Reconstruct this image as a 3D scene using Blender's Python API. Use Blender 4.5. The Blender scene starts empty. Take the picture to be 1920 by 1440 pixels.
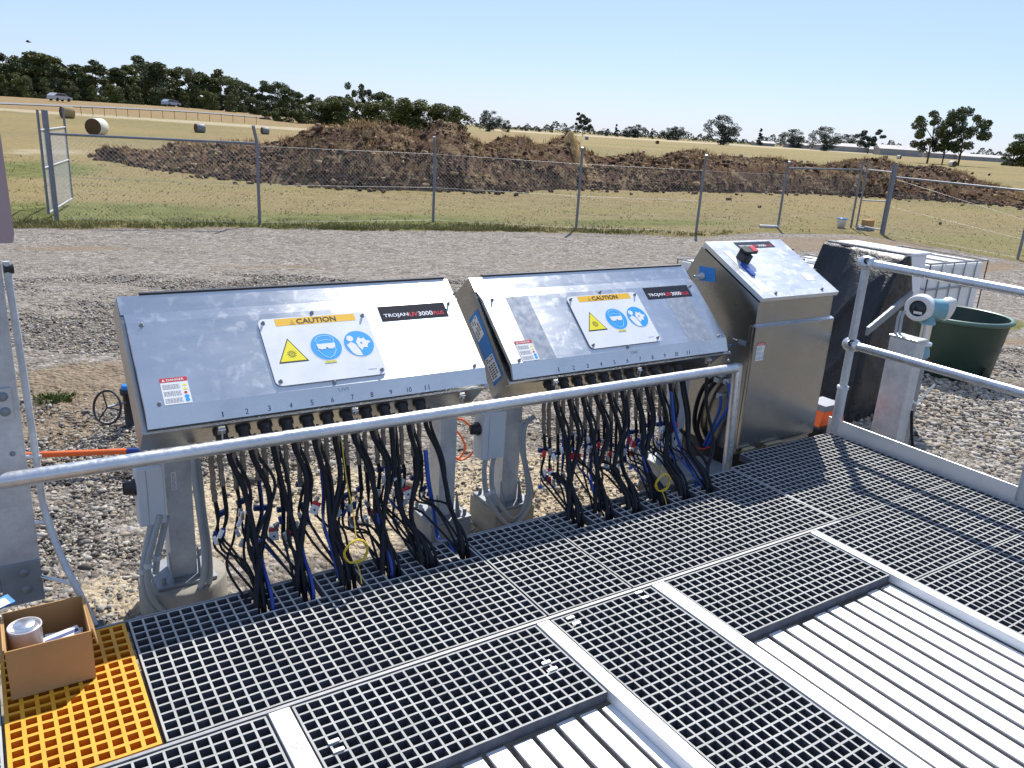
import bpy, bmesh, math, random
import numpy as np
from mathutils import Vector, Matrix
R_ = math.radians
random.seed(7); rng = np.random.default_rng(11)
S = bpy.context.scene; C = S.collection

# ---------------------------------------------------------------- camera
F = 1515.2223; PITCH = R_(17.61178); ROLL = R_(3.5871); YAW = R_(33.98995); CH = 1.6
cy, sy, cp, sp, cr, sr = math.cos(YAW), math.sin(YAW), math.cos(PITCH), math.sin(PITCH), math.cos(ROLL), math.sin(ROLL)
fw = Vector((sy, cy, 0)); rt = Vector((cy, -sy, 0)); up = Vector((0, 0, 1))
FW = fw*cp - up*sp; UP = fw*sp + up*cp
RT = rt*cr + UP*sr; UPR = -rt*sr + UP*cr
cam = bpy.data.objects.new('camera', bpy.data.cameras.new('camera')); C.objects.link(cam)
m = Matrix((RT, UPR, -FW)).transposed().to_4x4(); m.translation = (0, 0, CH); cam.matrix_world = m
cam.data.sensor_width = 36; cam.data.lens = F/1920*36; cam.data.clip_end = 8000; cam.data.clip_start = 0.05
S.camera = cam
# ---------------------------------------------------------------- light
SUN_EL, SUN_AZ = 49.75, 45.6          # azimuth from +Y towards +X
w = bpy.data.worlds.new('World'); S.world = w; w.use_nodes = True
nt = w.node_tree; bg = nt.nodes['Background']
sky = nt.nodes.new('ShaderNodeTexSky'); sky.sky_type = 'NISHITA'; sky.sun_disc = False
sky.sun_elevation = R_(SUN_EL); sky.sun_rotation = R_(SUN_AZ); sky.air_density = 1.0; sky.dust_density = 0.25; sky.ozone_density = 3.0
tint = nt.nodes.new('ShaderNodeMix'); tint.data_type = 'RGBA'; tint.blend_type = 'MULTIPLY'; tint.inputs[0].default_value = 1
tint.inputs[7].default_value = (.88, .92, 1.12, 1); nt.links.new(sky.outputs[0], tint.inputs[6])
pale = nt.nodes.new('ShaderNodeMix'); pale.data_type = 'RGBA'; pale.inputs[0].default_value = .45; pale.inputs[7].default_value = (5.2, 6.7, 9.6, 1)
nt.links.new(tint.outputs[2], pale.inputs[6]); nt.links.new(pale.outputs[2], bg.inputs[0]); bg.inputs[1].default_value = 0.088
sl = bpy.data.lights.new('sun', 'SUN'); sl.energy = 4.7; sl.angle = R_(0.53); sl.color = (1, .955, .88)
so = bpy.data.objects.new('sun', sl); C.objects.link(so)
e, a = R_(SUN_EL), R_(SUN_AZ)
SUND = Vector((math.cos(e)*math.sin(a), math.cos(e)*math.cos(a), math.sin(e)))
so.rotation_euler = SUND.to_track_quat('Z', 'Y').to_euler()
S.view_settings.view_transform = 'Standard'; S.view_settings.look = 'None'; S.view_settings.exposure = 0.42; S.view_settings.gamma = 1

# ---------------------------------------------------------------- helpers: photo pixel -> point
def ray(x, y): return RT*((x-960)/F) - UPR*((y-720)/F) + FW
def onz(x, y, z=0.0): r = ray(x, y); t = (z-CH)/r.z; return Vector((r.x*t, r.y*t, z))
def ony(x, y, Y): r = ray(x, y); t = Y/r.y; return Vector((r.x*t, Y, CH+r.z*t))
def onx(x, y, X): r = ray(x, y); t = X/r.x; return Vector((X, r.y*t, CH+r.z*t))
def sm(t): t = min(1, max(0, t)); return t*t*(3-2*t)
def smn(t): t = np.clip(t, 0, 1); return t*t*(3-2*t)
def H(x, y):
    r = math.hypot(x, y); az = math.degrees(math.atan2(x, y))
    return -.28 - .37*sm((r-7)/9) + 2.0*sm((r-90)/130)*sm((26-az)/16)
def Hn(x, y):
    r = np.hypot(x, y); az = np.degrees(np.arctan2(x, y))
    return -.28 - .37*smn((r-7)/9) + 2.0*smn((r-90)/130)*smn((26-az)/16)
def at(x, y, dz=0):
    z = -.5
    for _ in range(30):
        p = onz(x, y, z); z = H(p.x, p.y)+dz
    return onz(x, y, z)
def atD(x, D):          # ground point at horizontal distance D in the direction of column x (on the horizon)
    r = ray(x, 178+.0627*x); h = math.hypot(r.x, r.y); X, Y = r.x/h*D, r.y/h*D
    return Vector((X, Y, H(X, Y)))
def topz(x, y, P): r = ray(x, y); return CH + r.z*math.hypot(P.x, P.y)/math.hypot(r.x, r.y)

# ---------------------------------------------------------------- helpers: meshes and objects
class MB:
    def __init__(s): s.v = []; s.f = []; s.m = []; s.mats = []; s.sm = []
    def mi(s, mat):
        if mat not in s.mats: s.mats.append(mat)
        return s.mats.index(mat)
    def add(s, vs, fs, mat, smooth=False):
        o = len(s.v); k = s.mi(mat); s.v += [tuple(v) for v in vs]
        for f in fs: s.f.append(tuple(i+o for i in f)); s.m.append(k); s.sm.append(smooth)
    def box(s, x0, x1, y0, y1, z0, z1, mat, M=None):
        vs = [Vector((x, y, z)) for z in (z0, z1) for x, y in ((x0, y0), (x1, y0), (x1, y1), (x0, y1))]
        if M: vs = [M @ v for v in vs]
        s.add(vs, [(3, 2, 1, 0), (4, 5, 6, 7), (0, 1, 5, 4), (1, 2, 6, 5), (2, 3, 7, 6), (3, 0, 4, 7)], mat)
    def bbox(s, x0, x1, y0, y1, z0, z1, mat, b=.003, M=None, seg=2):
        bm = bmesh.new(); bmesh.ops.create_cube(bm, size=1)
        for v in bm.verts: v.co = Vector(((x0+x1)/2+v.co.x*(x1-x0), (y0+y1)/2+v.co.y*(y1-y0), (z0+z1)/2+v.co.z*(z1-z0)))
        bmesh.ops.bevel(bm, geom=bm.edges[:], offset=b, segments=seg, affect='EDGES', profile=.5)
        s.bm(bm, mat, M)
    def bm(s, bm, mat, M=None, smooth=False):
        bm.verts.ensure_lookup_table()
        vs = [(M @ v.co) if M else v.co.copy() for v in bm.verts]
        s.add(vs, [tuple(v.index for v in f.verts) for f in bm.faces], mat, smooth); bm.free()
    def tube(s, pts, r, mat, n=8, cap=True, smooth=True):
        pts = [Vector(p) for p in pts]; N = len(pts); rr = r if isinstance(r, (list, tuple)) else [r]*N
        t0 = (pts[1]-pts[0]).normalized(); ref = Vector((0, 0, 1)) if abs(t0.z) < .9 else Vector((1, 0, 0))
        nx = t0.cross(ref).normalized(); vs = []
        for i, p in enumerate(pts):
            t = (pts[min(i+1, N-1)]-pts[max(i-1, 0)]).normalized()
            nx = (nx - t*nx.dot(t)).normalized(); ny = t.cross(nx)
            for k in range(n):
                a = 2*math.pi*k/n; vs.append(p + (nx*math.cos(a)+ny*math.sin(a))*rr[i])
        fs = [(i*n+k, i*n+(k+1) % n, (i+1)*n+(k+1) % n, (i+1)*n+k) for i in range(N-1) for k in range(n)]
        s.add(vs, fs, mat, smooth)
        if cap: s.add(vs[:n][::-1], [tuple(range(n))], mat); s.add(vs[-n:], [tuple(range(n))], mat)
    def curve(s, pts, r, mat, n=8, k=6): s.tube(smooth_path(pts, k), r, mat, n)
    def prism(s, poly, axis, a0, a1, mat):    # polygon in the plane normal to axis, extruded a0..a1
        n = len(poly)
        f = {'x': lambda p, a: (a, p[0], p[1]), 'y': lambda p, a: (p[0], a, p[1]), 'z': lambda p, a: (p[0], p[1], a)}[axis]
        vs = [f(p, a0) for p in poly]+[f(p, a1) for p in poly]
        s.add(vs, [tuple(range(n))[::-1], tuple(range(n, 2*n))]+[(i, (i+1) % n, n+(i+1) % n, n+i) for i in range(n)], mat)
    def lathe(s, c, prof, mat, n=24, axis=Vector((0, 0, 1)), smooth=True):
        ax = Vector(axis).normalized(); q = ax.to_track_quat('Z', 'Y'); c = Vector(c)
        vs = [c + q @ Vector((r*math.cos(2*math.pi*k/n), r*math.sin(2*math.pi*k/n), z)) for r, z in prof for k in range(n)]
        s.add(vs, [(i*n+k, i*n+(k+1) % n, (i+1)*n+(k+1) % n, (i+1)*n+k) for i in range(len(prof)-1) for k in range(n)], mat, smooth)
    def cyl(s, p0, p1, r, mat, n=20, cap=True): s.tube([p0, p1], r, mat, n, cap)
    def build(s, name, parent=None, **kw):
        me = bpy.data.meshes.new(name)
        off = Vector(WL.get(parent.name, (0, 0, 0))) if parent else Vector((0, 0, 0))
        v = np.array(s.v, dtype=float).reshape(-1, 3)-np.array(off)
        me.from_pydata(v.tolist(), [], s.f)
        for mt in s.mats: me.materials.append(mt)
        me.polygons.foreach_set('material_index', s.m); me.polygons.foreach_set('use_smooth', s.sm); me.update()
        o = bpy.data.objects.new(name, me); C.objects.link(o)
        if parent: o.parent = parent; WL[o.name] = tuple(off)
        else: WL[o.name] = (0, 0, 0)
        if kw: tag(o, **kw)
        return o
WL = {}
def smooth_path(pts, k=6):
    P = [Vector(p) for p in pts]; P = [P[0]*2-P[1]]+P+[P[-1]*2-P[-2]]; out = []
    for i in range(1, len(P)-2):
        for j in range(k):
            t = j/k; a, b, c, d = P[i-1], P[i], P[i+1], P[i+2]
            out.append(.5*((2*b)+(c-a)*t+(2*a-5*b+4*c-d)*t*t+(-a+3*b-3*c+d)*t**3))
    return out+[P[-2]]
def tag(o, label=None, cat=None, group=None, kind=None):
    if label: o['label'] = label
    if cat: o['category'] = cat
    if group: o['group'] = group
    if kind: o['kind'] = kind
    return o
def thing(name, loc, label, cat, group=None):
    o = bpy.data.objects.new(name, None); o.empty_display_size = .1; C.objects.link(o); o.location = loc; WL[o.name] = tuple(loc)
    return tag(o, label, cat, group)
def fix_origin(o, loc):      # move a single-mesh thing's origin to its base
    me = o.data; off = Vector(loc)
    me.transform(Matrix.Translation(-off)); o.location = off; WL[o.name] = tuple(off); return o
def copy_tree(o, parent=None):
    c = o.copy(); C.objects.link(c)
    if parent: c.parent = parent
    for ch in o.children: copy_tree(ch, c)
    return c
_tc = {}
def text_geo(txt, size=1, bold=False):
    k = (txt, bold)
    if k not in _tc:
        cu = bpy.data.curves.new('t', 'FONT'); cu.body = txt; cu.size = 1; cu.resolution_u = 3
        if bold: cu.offset = .022
        ob = bpy.data.objects.new('t', cu); C.objects.link(ob)
        bpy.context.view_layer.update()
        me = bpy.data.meshes.new_from_object(ob.evaluated_get(bpy.context.evaluated_depsgraph_get()))
        vs = [tuple(v.co) for v in me.vertices]; fs = [tuple(p.vertices) for p in me.polygons]
        bpy.data.objects.remove(ob); bpy.data.curves.remove(cu); bpy.data.meshes.remove(me); _tc[k] = (vs, fs)
    return _tc[k]
def put_text(mb, txt, mat, fn, u0, v0, wid, hgt, bold=False):   # text stretched into a box (wid x hgt); fn(u,v)->point
    vs, fs = text_geo(txt, 1, bold)
    xs = [v[0] for v in vs]; ys = [v[1] for v in vs]; x0, x1, y0, y1 = min(xs), max(xs), min(ys), max(ys)
    mb.add([fn(u0+(v[0]-x0)/(x1-x0)*wid, v0+(v[1]-y0)/(y1-y0)*hgt) for v in vs], fs, mat)
def poly(mb, pts, fn, mat): mb.add([fn(*p) for p in pts], [tuple(range(len(pts)))], mat)
def disc(c, r, n=28, ry=None): return [(c[0]+r*math.cos(2*math.pi*i/n), c[1]+(ry or r)*math.sin(2*math.pi*i/n)) for i in range(n)]
def slab(mb, pts, fn3, t0, t1, mat):   # flat plate with thickness; fn3(u,v,off)
    n = len(pts); vs = [fn3(u, v, t0) for u, v in pts]+[fn3(u, v, t1) for u, v in pts]
    mb.add(vs, [tuple(range(n))[::-1], tuple(range(n, 2*n))]+[(i, (i+1) % n, n+(i+1) % n, n+i) for i in range(n)], mat)
def rrect(u0, u1, v0, v1, r, n=5):
    o = []
    for cx, cy_, a0 in ((u1-r, v0+r, -90), (u1-r, v1-r, 0), (u0+r, v1-r, 90), (u0+r, v0+r, 180)):
        o += [(cx+r*math.cos(R_(a0+90*i/n)), cy_+r*math.sin(R_(a0+90*i/n))) for i in range(n+1)]
    return o

# ---------------------------------------------------------------- materials
def nodes(mat): return mat.node_tree.nodes, mat.node_tree.links
def base(name, col, rough=.5, metal=0, spec=.5):
    mt = bpy.data.materials.new(name); mt.use_nodes = True; b = mt.node_tree.nodes['Principled BSDF']
    b.inputs['Base Color'].default_value = (*col, 1); b.inputs['Roughness'].default_value = rough
    b.inputs['Metallic'].default_value = metal; b.inputs['Specular IOR Level'].default_value = spec
    return mt
def coords(mt, scale=(1, 1, 1)):
    n, l = nodes(mt); tc = n.new('ShaderNodeTexCoord'); mp = n.new('ShaderNodeMapping'); mp.inputs['Scale'].default_value = scale
    l.new(tc.outputs['Object'], mp.inputs[0]); return mp.outputs[0]
def noise(mt, vec, scale, detail=4, rough=.55, dist=0):
    n, l = nodes(mt); t = n.new('ShaderNodeTexNoise'); t.inputs['Scale'].default_value = scale; t.inputs['Detail'].default_value = detail
    t.inputs['Roughness'].default_value = rough; t.inputs['Distortion'].default_value = dist
    if vec: l.new(vec, t.inputs['Vector'])
    return t
def ramp(mt, fac, stops):
    n, l = nodes(mt); r = n.new('ShaderNodeValToRGB'); l.new(fac, r.inputs[0]); el = r.color_ramp.elements
    while len(el) < len(stops): el.new(.5)
    for k, (p, c) in enumerate(stops): el[k].position = p; el[k].color = (*c, 1) if isinstance(c, tuple) else (c, c, c, 1)
    return r.outputs[0]
def mixc(mt, fac, a, b, mode='MIX'):
    n, l = nodes(mt); x = n.new('ShaderNodeMix'); x.data_type = 'RGBA'; x.blend_type = mode
    for k, v in ((0, fac), (6, a), (7, b)):
        if isinstance(v, (int, float)): x.inputs[k].default_value = v
        elif isinstance(v, tuple): x.inputs[k].default_value = (*v, 1)
        else: l.new(v, x.inputs[k])
    return x.outputs[2]
def bump(mt, h, strength=.3, dist=.01):
    n, l = nodes(mt); b = n.new('ShaderNodeBump'); b.inputs['Strength'].default_value = strength; b.inputs['Distance'].default_value = dist
    l.new(h, b.inputs['Height']); l.new(b.outputs[0], n['Principled BSDF'].inputs['Normal'])
def setin(mt, name, sock): mt.node_tree.links.new(sock, mt.node_tree.nodes['Principled BSDF'].inputs[name])
def worn(name, col, rough=.5, metal=0, var=.12, scale=8, spec=.5, b=0):
    mt = base(name, col, rough, metal, spec); v = coords(mt); t = noise(mt, v, scale, 6, .65)
    lo = tuple(c*(1-var) for c in col); hi = tuple(min(1, c*(1+var)) for c in col)
    setin(mt, 'Base Color', ramp(mt, t.outputs[0], [(.3, lo), (.7, hi)]))
    t2 = noise(mt, v, scale*4, 4); setin(mt, 'Roughness', ramp(mt, t2.outputs[0], [(.3, max(.02, rough-.1)), (.7, min(1, rough+.12))]))
    if b: bump(mt, t2.outputs[0], b, .004)
    return mt
def steel(name, col, rough, aniso, dirt=.5, scale=1):
    mt = base(name, col, rough, 1); n, l = nodes(mt); v = coords(mt)
    big = noise(mt, v, 3*scale, 5, .6, .4); fine = noise(mt, coords(mt, (2, 90, 90)), 6, 3); smr = noise(mt, coords(mt, (1.2, 5, 5)), 3*scale, 6, .7, .8)
    sp = noise(mt, v, 22*scale, 3, .5, .6)
    spot = ramp(mt, sp.outputs[0], [(.55, 0.), (.80, .75)])
    c = ramp(mt, big.outputs[0], [(.3, tuple(x*.88 for x in col)), (.7, tuple(min(1, x*1.08) for x in col))])
    c = mixc(mt, spot, c, tuple(min(1, x*1.15) for x in col)); setin(mt, 'Base Color', c)
    r = ramp(mt, big.outputs[0], [(.3, rough*.85), (.7, rough*1.2)]); r = mixc(mt, spot, r, (min(1, rough+.25*dirt),)*3); r = mixc(mt, .35, r, ramp(mt, smr.outputs[0], [(.3, max(0., rough-.1)), (.7, min(1., rough+.16))]))
    setin(mt, 'Roughness', r)
    mm = n.new('ShaderNodeMath'); mm.operation = 'MULTIPLY_ADD'; l.new(spot, mm.inputs[0]); mm.inputs[1].default_value = -.25*dirt; mm.inputs[2].default_value = 1
    setin(mt, 'Metallic', mm.outputs[0])
    if aniso:
        tg = n.new('ShaderNodeTangent'); tg.direction_type = 'RADIAL'; tg.axis = 'X'
        l.new(tg.outputs[0], n['Principled BSDF'].inputs['Tangent'])
        n['Principled BSDF'].inputs['Anisotropic'].default_value = aniso
        n['Principled BSDF'].inputs['Anisotropic Rotation'].default_value = 0.
    bump(mt, fine.outputs[0], .05, .001)
    return mt
M = {}
M['lid'] = steel('lid_steel', (.72, .73, .725), .28, .85, .8)
M['film'] = worn('dull_film', (.40, .43, .47), .42, .6, .10, 9)
M['steel'] = steel('body_steel', (.44, .44, .43), .28, 0, .4)
M['cab'] = steel('cabinet_steel', (.385, .39, .385), .24, .6, .0, .35)
M['cablid'] = steel('cabinet_lid_steel', (.70, .72, .74), .38, .3, .8)
def galv():
    mt = base('galvanised', (.46, .48, .5), .5, .35); n, l = nodes(mt); v = coords(mt)
    vo = n.new('ShaderNodeTexVoronoi'); vo.inputs['Scale'].default_value = 60; l.new(v, vo.inputs['Vector'])
    t = noise(mt, v, 7, 6, .7); sc_ = n.new('ShaderNodeSeparateColor'); l.new(vo.outputs['Color'], sc_.inputs[0]); c = mixc(mt, .3, ramp(mt, t.outputs[0], [(.3, (.40, .42, .45)), (.7, (.60, .62, .63))]), ramp(mt, sc_.outputs[0], [(0, .3), (1, .7)]), 'SOFT_LIGHT')
    setin(mt, 'Base Color', c); setin(mt, 'Roughness', ramp(mt, t.outputs[0], [(.3, .38), (.7, .6)])); return mt
M['galv'] = galv()
M['galvdull'] = worn('dull_zinc', (.25, .27, .29), .6, .3, .2, 10)
M['alu'] = worn('mill_aluminium', (.78, .78, .78), .38, .45, .06, 5)
M['plank'] = worn('plank_aluminium', (.78, .78, .78), .42, .25, .10, 4)
M['slot'] = worn('slat_gap_shade', (.32, .30, .29), .7, .1, .35, 12)  # slat webs and flanges: shade of the gaps put into the colour
M['rail'] = worn('rail_zinc', (.62, .64, .66), .34, .8, .12, 14)
M['seam'] = worn('seam_zinc', (.30, .30, .31), .5, .3, .15, 12)
M['conc'] = worn('concrete', (.30, .28, .24), .9, 0, .2, 9, .2, .5)
M['grate'] = worn('grating_top', (.40, .40, .38), .85, 0, .22, 5, .2)
M['grateside'] = worn('grating_side_shade', (.085, .09, .11), .7, 0, .35, 20, .3)  # bar sides coloured darker than the tops, shade inside the mesh painted in
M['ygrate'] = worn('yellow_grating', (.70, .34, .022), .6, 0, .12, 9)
M['ygside'] = worn('yellow_grating_bounce', (.62, .22, .006), .6, 0, .15, 9)  # orange of light bouncing between the bars, put into the side colour
M['black'] = worn('black_rubber', (.018, .018, .022), .5, 0, .3, 20)
M['cable'] = worn('black_cable', (.009, .010, .014), .6, 0, .3, 30, .3)
M['blueclip'] = base('blue_clip', (.012, .045, .22), .4)
M['bluehose'] = base('blue_hose', (.012, .075, .36), .4)
M['bluedark'] = base('dark_blue_cable', (.012, .05, .28), .4)
M['bluelabel'] = worn('blue_label', (.02, .22, .60), .4, 0, .05)
M['white'] = worn('white_enamel', (.82, .83, .86), .35, 0, .03, 3)
M['paper'] = worn('white_label', (.80, .80, .79), .5, 0, .05)
M['ink'] = base('black_ink', (.012, .012, .012), .5)
M['grey_ink'] = base('grey_ink', (.3, .3, .31), .6)
M['yellow'] = base('sign_yellow', (.88, .50, .015), .45)
M['triyellow'] = base('triangle_yellow', (.90, .78, .01), .45)
M['signblue'] = base('sign_blue', (.015, .36, .78), .45)
M['red'] = base('label_red', (.62, .015, .03), .45)
M['logored'] = base('logo_red', (.75, .03, .06), .4)
M['logobg'] = base('logo_black', (.014, .014, .018), .28)
M['plastic'] = worn('grey_plastic', (.50, .54, .57), .5, 0, .05)
M['conduit'] = worn('grey_conduit', (.33, .36, .38), .55, 0, .1)
M['sleeve'] = worn('brown_sleeve', (.16, .13, .10), .6, 0, .35, 60)
M['brass'] = base('brass_end', (.45, .35, .22), .35, .7)
M['yrope'] = base('yellow_cord', (.62, .45, .03), .6)
M['orange'] = base('orange_cable', (.85, .13, .02), .45)
M['orangep'] = worn('orange_pole', (.80, .14, .02), .45, 0, .1)
M['card'] = worn('cardboard', (.45, .26, .11), .85, 0, .1, 4, .2)
M['cardin'] = worn('cardboard_inside', (.36, .17, .075), .9, 0, .1, 4, .2)
M['tin'] = base('tin', (.75, .75, .76), .28, .9)
M['tub'] = worn('green_polythene', (.016, .042, .028), .45, 0, .12, 3)
M['tubrim'] = worn('green_rim', (.07, .14, .11), .4, 0, .1, 3)
M['ibc'] = worn('ibc_polythene', (.84, .83, .79), .45, 0, .06, 3)
M['cage'] = worn('cage_zinc', (.34, .35, .36), .5, .5, .1)
M['flowblue'] = worn('flow_blue', (.17, .36, .43), .4, 0, .1)
M['flowwhite'] = worn('flow_white', (.66, .66, .64), .45, 0, .06)
M['glass'] = base('display_glass', (.02, .025, .03), .08)
M['rubred'] = base('red_rubber', (.42, .10, .07), .6)
M['fence'] = worn('fence_zinc', (.20, .215, .25), .5, .4, .12, 10)
M['wire'] = base('fence_wire', (.40, .41, .42), .5, .3)
M['strap'] = worn('faded_strap', (.46, .33, .33), .8, 0, .1, 6)
def tarpm():
    mt = base('black_plastic', (.007, .0075, .011), .36); v = coords(mt); t = noise(mt, v, 4, 8, .65, 1.4)
    bump(mt, t.outputs[0], .6, .05); setin(mt, 'Roughness', ramp(mt, t.outputs[0], [(.3, .28), (.7, .5)])); return mt
M['tarp'] = tarpm()
def foliage(name, c1, c2, c3):
    mt = base(name, c2, .6, 0, .25); n, l = nodes(mt); v = coords(mt); t = noise(mt, v, .55, 3, .6); t2 = noise(mt, v, 4, 2)
    a = n.new('ShaderNodeMath'); a.operation = 'MULTIPLY_ADD'; l.new(t2.outputs[0], a.inputs[0]); a.inputs[1].default_value = .5
    l.new(t.outputs[0], a.inputs[2]); oi = n.new('ShaderNodeObjectInfo')
    b = n.new('ShaderNodeMath'); b.operation = 'MULTIPLY_ADD'; l.new(oi.outputs['Random'], b.inputs[0]); b.inputs[1].default_value = .16; l.new(a.outputs[0], b.inputs[2])
    setin(mt, 'Base Color', ramp(mt, b.outputs[0], [(.58, c1), (.8, c2), (1., c3)])); return mt
M['leaf'] = foliage('gum_foliage', (.032, .048, .017), (.085, .105, .038), (.19, .20, .08))
M['leaf2'] = foliage('bush_foliage', (.042, .058, .014), (.10, .12, .030), (.19, .20, .055))
M['leaf3'] = foliage('far_foliage', (.030, .046, .034), (.050, .070, .048), (.09, .105, .065))
M['bark'] = worn('bark', (.10, .075, .055), .9, 0, .3, 3)
M['hay'] = worn('hay', (.36, .27, .15), .95, 0, .25, 30, .1, .8)
M['haywrap'] = worn('bale_wrap', (.62, .59, .50), .7, 0, .12, 8)
M['hayend'] = worn('bale_end', (.12, .075, .04), .95, 0, .4, 20, .1)
M['straw'] = worn('straw', (.44, .30, .13), .9, 0, .3, 5, .1)
M['blade'] = foliage('dry_blades', (.17, .15, .05), (.27, .215, .09), (.38, .31, .15))
M['gblade'] = foliage('green_blades', (.07, .105, .02), (.13, .16, .04), (.25, .24, .08))
M['carpaint'] = base('car_paint', (.42, .43, .46), .4); M['carglass'] = base('car_glass', (.03, .035, .04), .1); M['tyre'] = base('tyre', (.02, .02, .02), .8)
M['shed'] = worn('shed_cladding', (.30, .285, .265), .7, 0, .1, .2); M['shedroof'] = worn('shed_roof', (.40, .385, .375), .7, 0, .1, .2)
M['leaf4'] = M['leaf3']

# ---- ground material driven by where things lie (attribute colour: R grass, G soil, B green)
def groundmat():
    mt = base('ground_cover', (.3, .28, .25), .95, 0, .15); n, l = nodes(mt); v = coords(mt)
    at_ = n.new('ShaderNodeAttribute'); at_.attribute_name = 'cover'; sx = n.new('ShaderNodeSeparateColor'); l.new(at_.outputs[0], sx.inputs[0])
    at2 = n.new('ShaderNodeAttribute'); at2.attribute_name = 'cover2'; s2 = n.new('ShaderNodeSeparateColor'); l.new(at2.outputs[0], s2.inputs[0])
    def edge(sock, t, amp, lo=.45, hi=.55):
        a = n.new('ShaderNodeMath'); a.operation = 'MULTIPLY_ADD'; l.new(t.outputs[0], a.inputs[0]); a.inputs[1].default_value = amp; l.new(sock, a.inputs[2])
        b = n.new('ShaderNodeMath'); b.operation = 'SUBTRACT'; l.new(a.outputs[0], b.inputs[0]); b.inputs[1].default_value = amp*.5
        return ramp(mt, b.outputs[0], [(lo, 0.), (hi, 1.)])
    # gravel: small stones with their own colours
    vo = n.new('ShaderNodeTexVoronoi'); vo.inputs['Scale'].default_value = 34; l.new(v, vo.inputs['Vector'])
    vo2 = n.new('ShaderNodeTexVoronoi'); vo2.inputs['Scale'].default_value = 13; l.new(v, vo2.inputs['Vector'])
    bw = n.new('ShaderNodeSeparateColor'); l.new(vo.outputs['Color'], bw.inputs[0])
    bw2 = n.new('ShaderNodeSeparateColor'); l.new(vo2.outputs['Color'], bw2.inputs[0])
    g = ramp(mt, bw.outputs[0], [(0., (.085, .070, .055)), (.35, (.18, .155, .127)), (.7, (.30, .265, .228)), (1., (.50, .46, .415))])
    g2 = ramp(mt, bw2.outputs[0], [(0., (.095, .080, .065)), (.5, (.23, .20, .168)), (1., (.45, .415, .375))])
    g = mixc(mt, .42, g, g2)
    nb = noise(mt, v, 1.1, 5, .6); g = mixc(mt, ramp(mt, nb.outputs[0], [(.42, 0.), (.72, .4)]), g, (.235, .20, .158))
    nd = noise(mt, v, 150, 2); g = mixc(mt, .35, g, ramp(mt, nd.outputs[0], [(.3, .25), (.7, .85)]), 'OVERLAY')
    # soil
    ns = noise(mt, v, 9, 8, .75); s_ = ramp(mt, ns.outputs[0], [(.3, (.17, .125, .085)), (.55, (.27, .21, .145)), (.75, (.41, .345, .255))])
    # pale sandy fill by the deck
    npl = noise(mt, v, 14, 8, .8); pale = ramp(mt, npl.outputs[0], [(.3, (.30, .23, .15)), (.5, (.50, .41, .28)), (.72, (.66, .58, .44))])
    c = mixc(mt, edge(sx.outputs[1], noise(mt, v, 2.4, 6, .7), .9, .42, .6), g, s_)
    c = mixc(mt, edge(s2.outputs[1], noise(mt, v, 3.2, 6, .7), .9, .42, .6), c, pale)
    # dry grass, mown in stripes
    vs_ = coords(mt, (1, 1, 1)); n1 = noise(mt, vs_, 1.6, 8, .7); n2 = noise(mt, coords(mt, (.05, .45, 1)), 1.2, 4, .6, .4); n3 = noise(mt, v, .035, 3, .5); n4 = noise(mt, v, 14, 3, .7)
    dry = ramp(mt, n1.outputs[0], [(.25, (.13, .10, .045)), (.5, (.235, .185, .088)), (.75, (.36, .295, .16))])
    dry = mixc(mt, ramp(mt, n2.outputs[0], [(.4, 0.), (.62, .7)]), dry, (.22, .20, .07))
    dry = mixc(mt, ramp(mt, n3.outputs[0], [(.42, 0.), (.6, .5)]), dry, (.34, .245, .11))
    dry = mixc(mt, .4, dry, ramp(mt, n4.outputs[0], [(.3, .2), (.7, .85)]), 'OVERLAY')
    grn = ramp(mt, n1.outputs[0], [(.25, (.08, .09, .022)), (.5, (.155, .16, .045)), (.75, (.27, .255, .10))])
    gr = mixc(mt, edge(sx.outputs[2], n1, .9, .35, .65), dry, grn)
    br = ramp(mt, n1.outputs[0], [(.3, (.22, .15, .07)), (.7, (.35, .25, .125))])
    gr = mixc(mt, edge(s2.outputs[2], n1, .4, .3, .7), gr, br)
    gr = mixc(mt, edge(s2.outputs[0], noise(mt, v, .5, 6, .7), .9, .4, .62), gr, (.42, .35, .225))
    c = mixc(mt, edge(sx.outputs[0], noise(mt, v, 1.3, 7, .75), 1.1, .44, .56), c, gr)
    setin(mt, 'Base Color', c)
    hh = n.new('ShaderNodeMath'); hh.operation = 'ADD'; l.new(vo.outputs['Distance'], hh.inputs[0]); l.new(vo2.outputs['Distance'], hh.inputs[1])
    mu = n.new('ShaderNodeMath'); mu.operation = 'MULTIPLY_ADD'; l.new(hh.outputs[0], mu.inputs[0]); mu.inputs[1].default_value = -.9; l.new(ns.outputs[0], mu.inputs[2])
    bump(mt, mu.outputs[0], .9, .03)
    return mt
M['ground'] = groundmat()

def attr_color(me, name, arr):
    at_ = me.color_attributes.new(name, 'FLOAT_COLOR', 'POINT'); at_.data.foreach_set('color', arr.astype(np.float32).ravel())

def proj_np(X, Y, Z):
    D = np.stack([X, Y, Z-CH], -1); x = D@np.array(RT); y = D@np.array(UPR); z = D@np.array(FW); z = np.where(z > .05, z, .05)
    return 960+F*x/z, 720-F*y/z
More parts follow.
